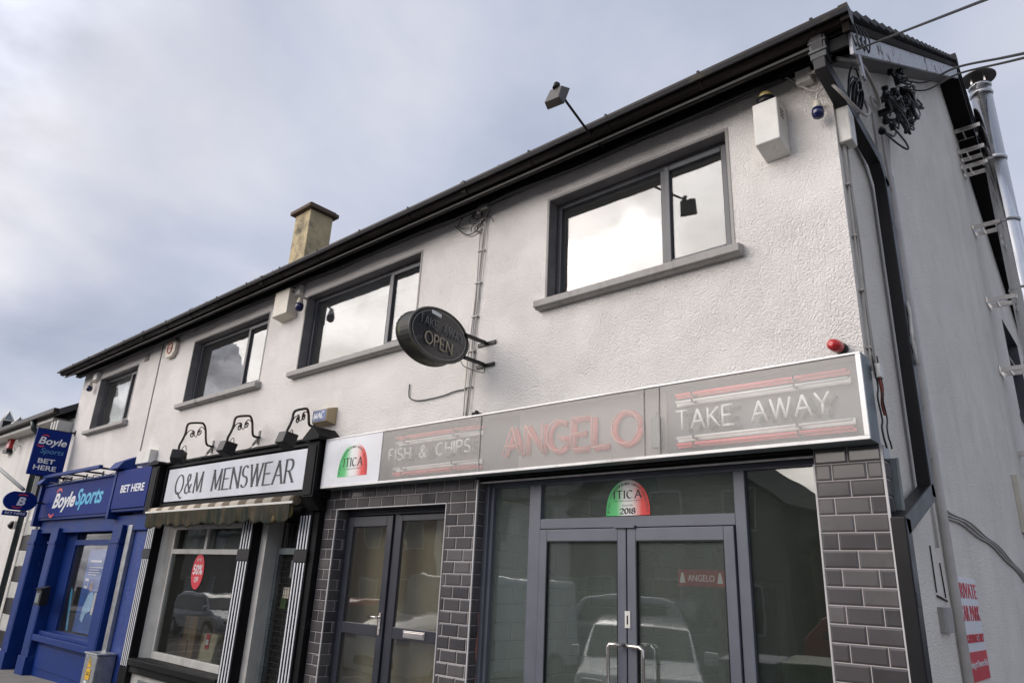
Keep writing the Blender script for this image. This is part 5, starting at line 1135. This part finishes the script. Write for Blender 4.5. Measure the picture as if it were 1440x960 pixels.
body = obj('lamp_body', b, mat('grey_cast_metal', (.09, .085, .08), .5, .3), t, bev=.006)
b = NB(); prism(b, [c+tilt@Vector((p[0]*.85, .033, p[1]*.85)) for p in fr_], tilt@Vector((0, .004, 0))); obj('lens', b, M['carglass'], body)
b = NB(); tube(b, [c+tilt@Vector((0, -.04, .04)), c+tilt@Vector((0, -.04, .09))], .026, 10); obj('gland', b, M['iron'], body)
# oval neon sign on brackets
ov = thing('oval_hanging_sign', 'dark oval take away open sign on two black brackets', 'sign', (-3.3, -.4, 4.1))
xo = -3.36; P4 = [FX(u, v, xo) for u, v in ((575, 468), (658, 470), (615, 508), (600, 427))]
yl, yr = P4[0][0], P4[1][0]; yc = (yl+yr)/2; zc_ = (P4[2][1]+P4[3][1])/2
ry = (yr-yl)/2*1.02; rz_ = .245
def ell(x, sy=1.0, n=40): return [(x, yc+ry*sy*math.cos(2*math.pi*i/n), zc_+rz_*sy*math.sin(2*math.pi*i/n)) for i in range(n)]
b = NB(); prism(b, ell(xo), (-.17, 0, 0)); obj('drum', b, mat('mossy_black_metal', (.022, .022, .02), .6, dirt=(.10, .11, .04), dscale=3, dlo=.48, dhi=.62, var=.3), ov)
b = NB(); tube(b, ell(xo+.002), .011, 8, closed=True); tube(b, ell(xo-.17), .010, 8, closed=True); obj('rim', b, mat('dull_rim', (.10, .10, .09), .5, .3), ov)
b = NB(); tube(b, ell(xo+.004, .9), .003, 6, closed=True); obj('inner_line', b, M['cablew'], ov)
b = NB(); prism(b, ell(xo+.003, .95), (-.002, 0, 0)); obj('sign_face', b, mat('black_gloss_acrylic', (.018, .02, .026), .25, coat=.4, dirt=(.05, .055, .06)), ov)
mp = SIDE(xo+.004); q = plane_map((xo+.004, yc, zc_), Vector((0, 1, -.12)).normalized(), (0, 0, 1), (1, 0, 0))
b = NB(); neon(b, 'TAKE AWAY', -ry*.72, ry*.80, rz_*.10, rz_*.45, q, .0035, .012, gap=.2); obj('neon_letter', b, mat('dull_white_tube', (.20, .21, .22), .4), ov)
b = NB(); neon(b, 'OPEN', -ry*.50, ry*.42, -rz_*.55, -rz_*.10, q, .0055, .012, gap=.25); obj('neon_letter', b, mat('faded_orange_tube', (.50, .43, .32), .3), ov)
b = NB(); prism(b, [q(-.12, .165, .002), q(.0, .165, .002), q(.0, .20, .002), q(-.12, .20, .002)], (.001, 0, 0)); obj('white_label', b, M['txtw'], ov)
b = NB()
for (u, v) in ((694, 480), (692, 511)):
    x, z = FY(u, v, -.02); box(b, x-.22, x+.02, -.014, -.002, z-.018, z+.018)
    box(b, x-.13, x-.10, yr-.04, -.014, z-.002, z+.026); box(b, x-.13, x-.095, yr-.04, -.014, z-.004, z-.001)
obj('arm', b, M['blackp'], ov, bev=.003)
b = NB(); tube(b, smooth_path([(xo-.05, yr-.02, zc_-.15), (xo-.02, yr+.02, zc_-.2), (xo+.04, -.05, zc_-.22), (xo+.02, -.01, zc_-.16)], 5), .004, 5); obj('flex', b, M['cable'], ov)

# ------------------------------------------------------------ cables
def cab_run(name, label, pts, r, m, wob=0.0, seg=6):
    b = NB(); q = smooth_path(pts, 6)
    if wob: q = [p+Vector((random.uniform(-wob, wob), 0, random.uniform(-wob, wob)*.4)) for p in q]
    tube(b, q, r, seg); o = obj(name, b, M[m]); tag(o, label, 'cable'); return o
b = NB()
for k, off in enumerate((0, .022, -.02, .04)):
    P = []
    for i in range(16):
        f = i/15; z = 5.62-f*2.24; x = -3.47-.09*f+off+.012*math.sin(f*9+k*2); P.append((x, -.012-.004*k, z))
    tube(b, smooth_path(P, 3), .009-.001*k, 6)
for z in [5.45-.36*k for k in range(6)]: f = (5.62-z)/2.24; x = -3.47-.09*f; box(b, x-.03, x+.055, -.034, -.002, z, z+.012)
o = obj('cable_bundle', b, M['cableg']); tag(o, 'bundle of painted cables running down the wall behind the oval sign', 'cable')
b = NB(); rr = random.Random(5)
for k in range(6):
    c = at(rr.uniform(655, 684), rr.uniform(302, 322), -.03); r_ = rr.uniform(.05, .11)
    tube(b, [c+Vector((r_*math.cos(a)*1.1, -.01*math.sin(a*2), r_*.8*math.sin(a))) for a in [2*math.pi*i/20*(.6+.1*k % 1) for i in range(21)]], .0045, 5)
tube(b, smooth_path([at(640, 318, -.03), at(655, 330, -.03), at(668, 326, -.03), at(680, 310, -.03), at(690, 296, -.05)], 5), .006, 5)
o = obj('cable_coil', b, M['cable']); tag(o, 'loose coil of black cable under the eaves above the oval sign', 'cable')
b = NB(); c = at(676, 293, -.06); tube(b, [c, c+Vector((.1, 0, .0))], .03, 8); tube(b, [c+Vector((-.03, 0, .02)), c+Vector((-.03, 0, -.05))], .02, 8); o = obj('cable_gland', b, M['cablew']); tag(o, 'small pale connector in the cable coil under the eaves', 'connector')
cab_run('cable', 'thin cable stub drooping from the wall between the oval sign and the neon sign', [at(576, 540, -.012), at(575, 553, -.014), at(577, 560, -.016), at(590, 563, -.012), at(620, 557, -.012), at(640, 550, -.012), at(656, 547, -.012)], .006, 'cable')
# black cables all along the eaves
b = NB(); rr = random.Random(11)
for k in range(7):
    P = []; ph = rr.uniform(0, 6)
    for i in range(70):
        f = i/69; x = XL+.2+f*(14.5)
        P.append((x, -.03-.02*k+.01*math.sin(f*50+ph), 5.60-.012*k-.02*abs(math.sin(f*(19+3*k)+ph))))
    tube(b, P, .009, 5)
o = obj('eaves_cable', b, M['cable']); tag(o, 'bundle of sagging black cables clipped all along under the gutter', 'cable')
cab_run('cable', 'looped grey cable curling round the roof corner over the downpipe', [at(1098, 108, -.03), at(1112, 112, -.04), at(1128, 122, -.06), at(1146, 128, -.07), at(1160, 118, -.08), at(1163, 100, -.09), at(1152, 88, -.08), at(1140, 85, -.06)], .008, 'cablew')
cab_run('cable', 'pale flex from the corner junction box down to the blue capped light', [at(1136, 104, -.09), at(1146, 103, -.1), at(1158, 108, -.1), at(1160, 120, -.1), at(1150, 132, -.1), at(1148, 146, -.1)], .006, 'cableg')
cab_run('cable', 'fat grey cable sweeping from the corner junction box across the downpipe to the gable', [at(1142, 102, -.11), at(1152, 100, -.14), at(1163, 112, -.15), at(1180, 128, -.15), Vector((.16, .1, 5.15)), Vector((.15, .35, 5.32)), Vector((.06, .6, 5.75))], .012, 'cablew')
cab_run('cable', 'grey service cable looping from the gutter end to the gable bracket', [Vector((.12, -.2, 5.45)), Vector((.2, .1, 5.55)), Vector((.2, .5, 5.5)), Vector((.12, .75, 5.6)), Vector((.05, 1.0, 5.9)), Vector((.05, 1.3, 6.0))], .014, 'cablew')
b = NB(); rr = random.Random(2)
for k in range(9):
    c = Vector((.08+.02*rr.random(), .25+.1*rr.random(), 5.42+.1*rr.random())); r_ = rr.uniform(.08, .2)
    tube(b, [c+Vector((.03*math.sin(a), r_*.7*math.cos(a), r_*math.sin(a))) for a in [2*math.pi*i/18 for i in range(19)]], .008, 5)
o = obj('cable_coil', b, M['cable']); tag(o, 'coil of black cable on the gable beside the downpipe top', 'cable')
# connector cluster on the gable
cl_ = thing('cable_connector_cluster', 'cluster of black electricity connectors and drooping tails on the gable', 'electric connector', (0, 1.7, 5.9))
rr = random.Random(9); b = NB(); e_ = NB()
ends = []
for k in range(34):
    u = rr.gauss(1260, 12); v = rr.gauss(138, 27)
    u = min(max(u, 1240), 1290); v = min(max(v, 100), 190)
    x = rr.uniform(.06, .22); c = atx(u, v, x)
    d_ = Vector((rr.uniform(-.2, .3), rr.uniform(-.5, .5), rr.choice((-1, 1)))).normalized()*rr.uniform(.025, .045)
    b = NB(); tube(b, [c-d_, c-d_*.3, c+d_*.4, c+d_], [.026, .030, .022, .018], 8); obj('connector', b, M['blackp'], cl_); ends.append(c)
for k in range(80):
    a, c = rr.choice(ends), rr.choice(ends)
    if (a-c).length > .9: continue
    m_2 = (a+c)/2+Vector((rr.uniform(0, .12), 0, -rr.uniform(.05, .25)))
    tube(e_, smooth_path([a, (a+m_2)/2+Vector((.03, 0, -.05)), m_2, (m_2+c)/2+Vector((.02, 0, -.05)), c], 4), rr.choice((.007, .008, .010)), 5)
obj('cable_tail', e_, M['cable'], cl_)
b = NB()
for v in (140, 158): a = atx(1236, v, .01); box(b, 0, .25, a.y, a.y+.05, a.z-.02, a.z+.02); tube(b, [(.25, a.y+.03, a.z), (.25, a.y+.35, a.z+.03)], .016, 8)
obj('bracket_bar', b, M['blackp'], cl_)
cab_run('cable', 'large grey drooping loop of cable on the right of the gable connector cluster', [atx(1262, 122, .2), atx(1283, 118, .22), atx(1288, 130, .22), atx(1284, 150, .2), atx(1272, 170, .15), atx(1258, 168, .1)], .013, 'cablew')
# conduit pipes down the gable
b = NB()
for q in (1.22, 1.30, 1.38, 1.46): tube(b, smooth_path([(.05, q, 5.75), (.04, 1.30+(q-1.3)*.5, 5.45), (.035, 1.33, 5.15)], 5), .012, 6)
tube(b, [(.035, 1.345, 5.3), (.035, 1.40, 2.5), (.035, 1.45, gz(0)-.1)], .030, 10); o = obj('conduit_pipe', b, M['cableg']); tag(o, 'fat painted conduit pipe running down the gable wall beside the downpipe', 'conduit')
b = NB()
for k, y in enumerate((1.16, 1.20, 1.52)):
    P = [(.014, y+.012*math.sin(z*5+k), z) for z in [5.85-.2*i for i in range(15+4*k)]]
    tube(b, P, .010, 6)
for z in (5.2, 4.8, 4.3, 3.8, 3.3, 2.9): box(b, 0, .025, 1.12, 1.56, z, z+.014)
o = obj('cable_bundle', b, M['cableg']); tag(o, 'thin painted cables clipped down the gable wall beside the conduit pipe', 'cable')
b = NB(); box(b, .0, .09, .03, .16, 4.93, 5.22); jt = obj('cable_joint_box', b, M['whtpl'], bev=.01); tag(jt, 'white rectangular cable joint box high on the gable corner', 'junction box')
b = NB()
for k in range(3):
    P = [(.018+.006*k, .07+.02*k+.01*math.sin(z*7+k*2), z) for z in [4.93-.12*i for i in range(15)]]
    tube(b, P, .007, 6)
for z in (4.6, 4.2, 3.8, 3.4): box(b, 0, .03, .05, .13, z, z+.012)
o = obj('cable_bundle', b, M['cablew']); tag(o, 'loose grey cables hanging down the corner from the joint box to the neon sign', 'cable')
b = NB(); P = [(.13, .80+.02*math.sin(i), 3.95-.06*i) for i in range(9)]; tube(b, P, [.004+.012*abs(math.sin(i*1.3)) for i in range(9)], 6); o = obj('torn_tape', b, M['whtpl']); tag(o, 'strip of torn white tape on the black downpipe', 'tape')
# overhead wires leaving the gable
for nm, a, bb, r_, lb in (('overhead_wire', atx(1205, 70, .26), at(1520, -52, -2.2), .011, 'thin overhead wire leaving the verge board towards the upper right'),
                       ('overhead_wire', atx(1266, 112, .2), at(1560, 50, -2.0), .0075, 'upper of two thick overhead cables leaving the gable connectors'),
                       ('overhead_wire', atx(1268, 124, .2), at(1560, 52, -2.0), .0065, 'lower of two thick overhead cables leaving the gable connectors')):
    mid = (a+bb)/2-Vector((0, 0, .0 if r_ < .0105 or 'thin' in lb else .10)); b = NB()
    tube(b, smooth_path([a, (a+mid)/2-Vector((0, 0, .0 if 'thin' in lb else .07)), mid, (mid+bb)/2, bb], 8), r_*.62 if 'thin' in lb else r_, 6)
    o = obj(nm, b, M['cable'] if 'zz' not in lb else M['cablew']); tag(o, lb, 'overhead wire')
b = NB()
for k in range(4): a = atx(1196+k*6, 30+k*4, .262); tube(b, smooth_path([a, a+Vector((.02, .04, -.08)), a+Vector((.01, .02, -.2)), a+Vector((0, -.03, -.12))], 4), .006, 5)
o = obj('cable_tail', b, M['cable']); tag(o, 'short black cable tails hanging from the white verge board', 'cable')
# flat cable run low on the gable, small boxes and car park notice
b = NB()
for k in range(3): tube(b, [(.012, 1.55+.25*i, 2.56-.008*i*i*.2-.03*k-.012*math.sin(i*1.2+k)) for i in range(24)], .009, 5)
o = obj('cable', b, M['cablew']); tag(o, 'three cables running back along the gable above the private car park notice', 'cable')
yy, zz = FX(1318, 865, .0); b = NB(); box(b, 0, .035, .98, 1.24, 1.70, 1.86); o = obj('blanking_plate', b, M['sill'], bev=.004); tag(o, 'small square grey plate on the gable between the pipes', 'plate')
b = NB(); tube(b, [(.006, 1.0, 1.95), (.006, 1.0, 2.25)], .005, 4); tube(b, [(.006, 1.25, 1.92), (.006, 1.22, 2.15)], .005, 4); tube(b, [(.006, 1.0, 1.93), (.006, 1.28, 1.90)], .007, 4); o = obj('paint_outline', b, M['iron']); tag(o, 'rough rectangular scar on the gable above the square plate', 'mark')
b = NB(); box(b, 0, .06, 5.72, 6.9, 2.72, 3.40); o = obj('vent_box', b, M['cream'], bev=.008); tag(o, 'cream box on the gable at the right edge of the picture', 'box')
b = NB(); ya, za = FX(1432, 637, 0); box(b, 0, .10, ya, ya+.12, za-.03, za+.03); o = obj('bracket', b, M['chrome']); tag(o, 'lone short metal bracket low on the gable', 'bracket')
cp = thing('car_park_notice', 'white and red private car park notice on the gable', 'sign', (.01, 2.05, 1.4))
b = NB(); box(b, 0.002, .008, 1.60, 2.36, 1.36, 2.08); obj('sign_board', b, mat('grey_white_notice', (.72, .74, .78), .45, var=.04, dirt=(.55, .55, .57)), cp)
b = NB(); box(b, .0085, .011, 1.60, 2.36, 1.362, 1.56); mp = SIDE(.0085)
sans(b, 'PRIVATE', 1.64, 2.33, 1.93, 2.04, mp, .001, bold=.005); sans(b, 'CAR PARK', 1.64, 2.33, 1.77, 1.88, mp, .001, bold=.005); sans(b, 'FOR RESIDENCE ONLY', 1.63, 2.34, 1.62, 1.68, mp, .001, bold=.01); obj('red_print', b, M['txtr'], cp)
b = NB(); sans(b, 'Parking at Owners Risk', 1.64, 2.32, 1.44, 1.50, SIDE(.011), .001); obj('white_print', b, M['txtw'], cp)
# ------------------------------------------------------------ flue
fl = thing('steel_flue', 'tall twin wall stainless steel flue pipe with rain cap on the gable', 'flue', (.42, 6.65, 2))
fx_, fy_, fr_r = .42, 6.65, .14
b = NB(); tube(b, [(fx_, fy_, 1.0), (fx_, fy_, 9.45)], fr_r, 32); obj('flue_pipe', b, M['flue'], fl)
for z in (9.42, 9.28, 8.12, 7.1, 6.05, 5.0, 3.9, 2.8):
    b = NB(); tube(b, [(fx_, fy_, z-.03), (fx_, fy_, z-.024), (fx_, fy_, z+.024), (fx_, fy_, z+.03)], [fr_r+.002, fr_r+.011, fr_r+.011, fr_r+.002], 32); tube(b, [(fx_, fy_, z-.005), (fx_, fy_, z+.005)], fr_r+.016, 32); obj('locking_band', b, M['flue'], fl)
for z, d_ in ((8.72, 1), (8.35, 0), (8.08, 0), (7.08, 0), (5.93, 0), (4.92, 0)):
    b = NB()
    for s in (-.13, .13): box(b, .0, fx_-.08, fy_+s-.012, fy_+s+.012, z-.03, z+.03)
    box(b, 0, .012, fy_-.2, fy_+.2, z-.05, z+.05); box(b, .10, .12, fy_-.13, fy_+.13, z-.02, z+.02)
    obj('wall_bracket', b, M['chrome'], fl)
b = NB(); c = Vector((fx_, fy_, 9.58)); tube(b, [c, c+Vector((0, 0, .015)), c+Vector((0, 0, .10)), c+Vector((0, 0, .11))], [.24, .24, .04, .005], 28); obj('rain_cap', b, mat('dull_steel_cap', (.20, .19, .18), .4, .6), fl)
b = NB()
for k in range(4):
    a = R(45+90*k); box(b, fx_+.12*math.cos(a)-.012, fx_+.12*math.cos(a)+.012, fy_+.12*math.sin(a)-.012, fy_+.12*math.sin(a)+.012, 9.43, 9.60)
obj('cap_stay', b, M['chrome'], fl)
# ============================================================ ACROSS THE STREET (seen in the glass)
def terrace(x0, x1, y, h, ridge, m, label, nwin, gable=False):
    g = gz((x0+x1)/2)-.3; t = thing('terrace_building', label, 'building', ((x0+x1)/2, y, g)); D = 9
    b = NB(); box(b, x0, x1, y-D, y, g-1, g+h)
    if gable: prism(b, [(x0, y, g+h), (x1, y, g+h), ((x0+x1)/2, y, g+ridge)], (0, -D, 0))
    obj('wall', b, M[m], t)
    b = NB()
    if gable:
        xc = (x0+x1)/2
        for s in (x0-.2, x1+.2): prism(b, [(s, y+.2, g+h-.1), (xc, y+.2, g+ridge), (xc, y+.2, g+ridge+.12), (s, y+.2, g+h+.05)], (0, -D-.4, 0))
    else: prism(b, [(x0-.1, y+.3, g+h), (x0-.1, y-D/2, g+ridge), (x0-.1, y-D-.3, g+h), (x0-.1, y-D-.3, g+h-.1), (x0-.1, y+.3, g+h-.1)], (x1-x0+.2, 0, 0))
    rf_ = obj('roof', b, M['roof'], t)
    b = NB(); xx = x0+.8; box(b, xx, xx+.9, y-D/2-.4, y-D/2+.4, g+ridge-.8, g+ridge+1.1); obj('chimney', b, M['opp2'], rf_)
    for k in range(nwin):
        xc = x0+(x1-x0)*(k+.5)/nwin
        for zz in (g+1.0, g+3.9):
            b = NB(); frame_rect(b, xc-.55, xc+.55, zz, zz+1.5, .07, y+.001, y+.05); w_ = obj('window', b, M['cfrm'], t)
            b = NB(); box(b, xc-.48, xc+.48, y+.005, y+.02, zz+.07, zz+1.43); obj('pane', b, M['carglass'], w_)
    b = NB(); xd = x0+(x1-x0)/nwin; box(b, xd-.5, xd+.5, y+.001, y+.06, g, g+2.3); obj('door', b, M['black'], t, bev=.01)
terrace(-22.5, -15.4, -17, 5.6, 8.2, 'wall_far', 'pale two storey house opposite, reflected in the shop glass', 3)
terrace(-15.2, -7.2, -17, 4.8, 7.6, 'opp1', 'tall gable fronted grey house opposite, reflected in the dark right pane', 3, True)
terrace(-6.7, -1.4, -17.5, 3.3, 5.1, 'opp2', 'low gabled house opposite, reflected beside the tall grey one', 2, True)
terrace(-34, -22.7, -17, 6.0, 8.6, 'opp2', 'dark brick house opposite, reflected at the far left', 4)
terrace(-50, -34.3, -17, 5.0, 7.6, 'opp1', 'long grey house opposite, farthest to the left', 5)
terrace(-.8, 11, -19, 5.2, 7.8, 'opp1', 'grey house opposite behind the camera', 4)

def car(x, y, heading, Lc, Wc, Hc, paint, label, van=False):
    t = thing('parked_van' if van else 'parked_car', label, 'van' if van else 'car', (x, y, gz(x)-.13)); t.rotation_euler = (0, math.atan(-.0252)*0, heading)
    hl = Lc/2
    if van: prof = [(-hl, .35), (-hl, Hc*.97), (-hl+.1, Hc), (hl-1.55, Hc), (hl-.85, Hc*.62), (hl-.12, Hc*.50), (hl, Hc*.36), (hl, .30)]
    else: prof = [(-hl+.02, .32), (-hl, Hc*.46), (-hl+.06, Hc*.62), (-hl+.42, Hc*.95), (-hl+.75, Hc), (-.0, Hc), (hl*.30, Hc*.93), (hl*.58, Hc*.64), (hl-.12, Hc*.52), (hl, Hc*.40), (hl, .30)]
    b = NB(); n = len(prof); secs = []
    for s in (-1, -.92, .92, 1):
        row = []
        for (px, pz) in prof:
            w = Wc/2*(1 if pz < Hc*.6 else 1-.16*(pz-Hc*.6)/(Hc*.4))
            k = s*w; zz = pz-(.05 if abs(s) == 1 and pz > Hc*.5 else 0); row.append(b.verts.new((px*(.985 if abs(s) == 1 else 1), k, zz)))
        secs.append(row)
    for A, B in zip(secs[:-1], secs[1:]):
        for i in range(n): b.faces.new((A[i], A[(i+1) % n], B[(i+1) % n], B[i])).smooth = True
    b.faces.new(secs[0][::-1]); b.faces.new(secs[-1])
    def put(name, bb, mm, par, bev=0): 
        bmesh.ops.recalc_face_normals(bb, faces=bb.faces); me = bpy.data.meshes.new(name); bb.to_mesh(me); bb.free()
        for q_ in (mm if isinstance(mm, list) else [mm]): me.materials.append(q_)
        o_ = bpy.data.objects.new(name, me); COL.objects.link(o_); o_.parent = par
        if bev: mo = o_.modifiers.new('b', 'BEVEL'); mo.width = bev; mo.segments = 3; mo.limit_method = 'ANGLE'; mo.angle_limit = R(25)
        return o_
    body = put('body', b, paint, t, .05)
    g = NB(); i0 = 3 if van else 6
    a, c = (prof[i0], prof[i0+1]); w0 = Wc*.40; w1 = Wc*.44; N_ = Vector((c[1]-a[1], 0, -(c[0]-a[0]))).normalized()*-.012
    prism(g, [Vector((a[0]+.06*(c[0]-a[0]), -w0, a[1]+.06*(c[1]-a[1]))), Vector((a[0]+.06*(c[0]-a[0]), w0, a[1]+.06*(c[1]-a[1]))), Vector((a[0]+.94*(c[0]-a[0]), w1, a[1]+.94*(c[1]-a[1]))), Vector((a[0]+.94*(c[0]-a[0]), -w1, a[1]+.94*(c[1]-a[1])))], N_)
    put('windscreen', g, M['carglass'], t)
    for s in (-1, 1):
        g = NB(); zl, zh = Hc*.63, Hc*.92
        xr, xf = ((hl-1.5, hl-.95) if van else (-hl+.55, hl*.28))
        prism(g, [Vector((xr-.1, s*(Wc/2-.012), zl)), Vector((xf+.25, s*(Wc/2-.012), zl)), Vector((xf-.12, s*(Wc/2*.87), zh)), Vector((xr+.1, s*(Wc/2*.87), zh))], (0, s*.02, 0)); put('side_window', g, M['carglass'], t)
        g = NB(); box(g, hl*.50-.1, hl*.50+.06, s*(Wc/2+.12)-.09, s*(Wc/2+.12)+.07, Hc*.62, Hc*.74); put('wing_mirror', g, paint, t, .03)
        g = NB(); box(g, hl-.12, hl+.01, s*Wc*.37-.16, s*Wc*.37+.13, Hc*.40, Hc*.48); put('headlight', g, M['flue'], t, .02)
        for xx in (-hl*.62, hl*.64):
            g = NB(); tube(g, [(xx, s*(Wc/2-.20), .32), (xx, s*(Wc/2+.005), .32)], .32, 24); wh = put('wheel', g, M['tyre'], t)
            g = NB(); tube(g, [(xx, s*(Wc/2-.1), .32), (xx, s*(Wc/2+.012), .32)], .2, 20); put('rim', g, M['sil_car'], wh)
    if not van:
        g = NB(); a, c = prof[2], prof[3]; prism(g, [Vector((a[0]-.0, -Wc*.40, a[1]+.02)), Vector((a[0], Wc*.40, a[1]+.02)), Vector((c[0], Wc*.36, c[1]-.02)), Vector((c[0], -Wc*.36, c[1]-.02))], (-.014, 0, .006)); put('rear_window', g, M['carglass'], t)
    g = NB(); box(g, hl-.01, hl+.012, -Wc*.3, Wc*.3, .42, .56); put('grille', g, M['blackp'], t)
    return t
car(-5.15, -5.5, R(60), 4.0, 1.68, 1.33, M['wht_car'], 'small white hatchback parked nose in, reflected in the takeaway doors')
car(-9.4, -11.6, R(180), 4.5, 1.85, 1.75, M['sil_car'], 'tall silver car across the road, reflected high in the takeaway doors')
car(-9.6, -6.2, R(90), 4.9, 1.95, 2.0, M['wht_car'], 'white van parked nose in, reflected in the side door', True)
car(-24.9, -8.6, R(0), 4.2, 1.8, 1.5, M['sil_car'], 'grey hatchback on the road, reflected in the menswear window')
car(-2.9, -12.3, R(0), 4.1, 1.75, 1.45, M['red_car'], 'red car across the road, reflected in the dark right pane')
car(-14.0, -6.3, R(90), 4.2, 1.8, 1.5, M['red_car'], 'red hatchback parked nose in opposite the menswear door')
def bin_(x, y, m, label):
    g = gz(x)-.13; t = thing('wheelie_bin', label, 'bin', (x, y, g)); b = NB()
    A = [b.verts.new(p) for p in ((x-.22, y-.26, g+.08), (x+.22, y-.26, g+.08), (x+.22, y+.24, g+.08), (x-.22, y+.24, g+.08))]; B = [b.verts.new(p) for p in ((x-.29, y-.34, g+1.0), (x+.29, y-.34, g+1.0), (x+.29, y+.32, g+1.0), (x-.29, y+.32, g+1.0))]
    b.faces.new(A[::-1]); b.faces.new(B)
    for i in range(4): b.faces.new((A[i], A[(i+1) % 4], B[(i+1) % 4], B[i]))
    obj('bin_body', b, m, t, bev=.02)
    b = NB(); prism(b, [(x-.31, y-.36, g+1.005), (x-.31, y+.36, g+1.005), (x-.31, y+.36, g+1.04), (x-.31, y, g+1.09), (x-.31, y-.36, g+1.05)], (.62, 0, 0)); obj('lid', b, m, t, bev=.01)
    for s in (-.24, .24): b = NB(); tube(b, [(x+s-.03, y-.27, g+.11), (x+s+.03, y-.27, g+.11)], .11, 16); obj('wheel', b, M['tyre'], t)
bin_(-2.25, -3.1, M['binb'], 'blue wheelie bin reflected low in the dark right pane'); bin_(-1.60, -3.1, M['bing'], 'green wheelie bin reflected low in the dark right pane')
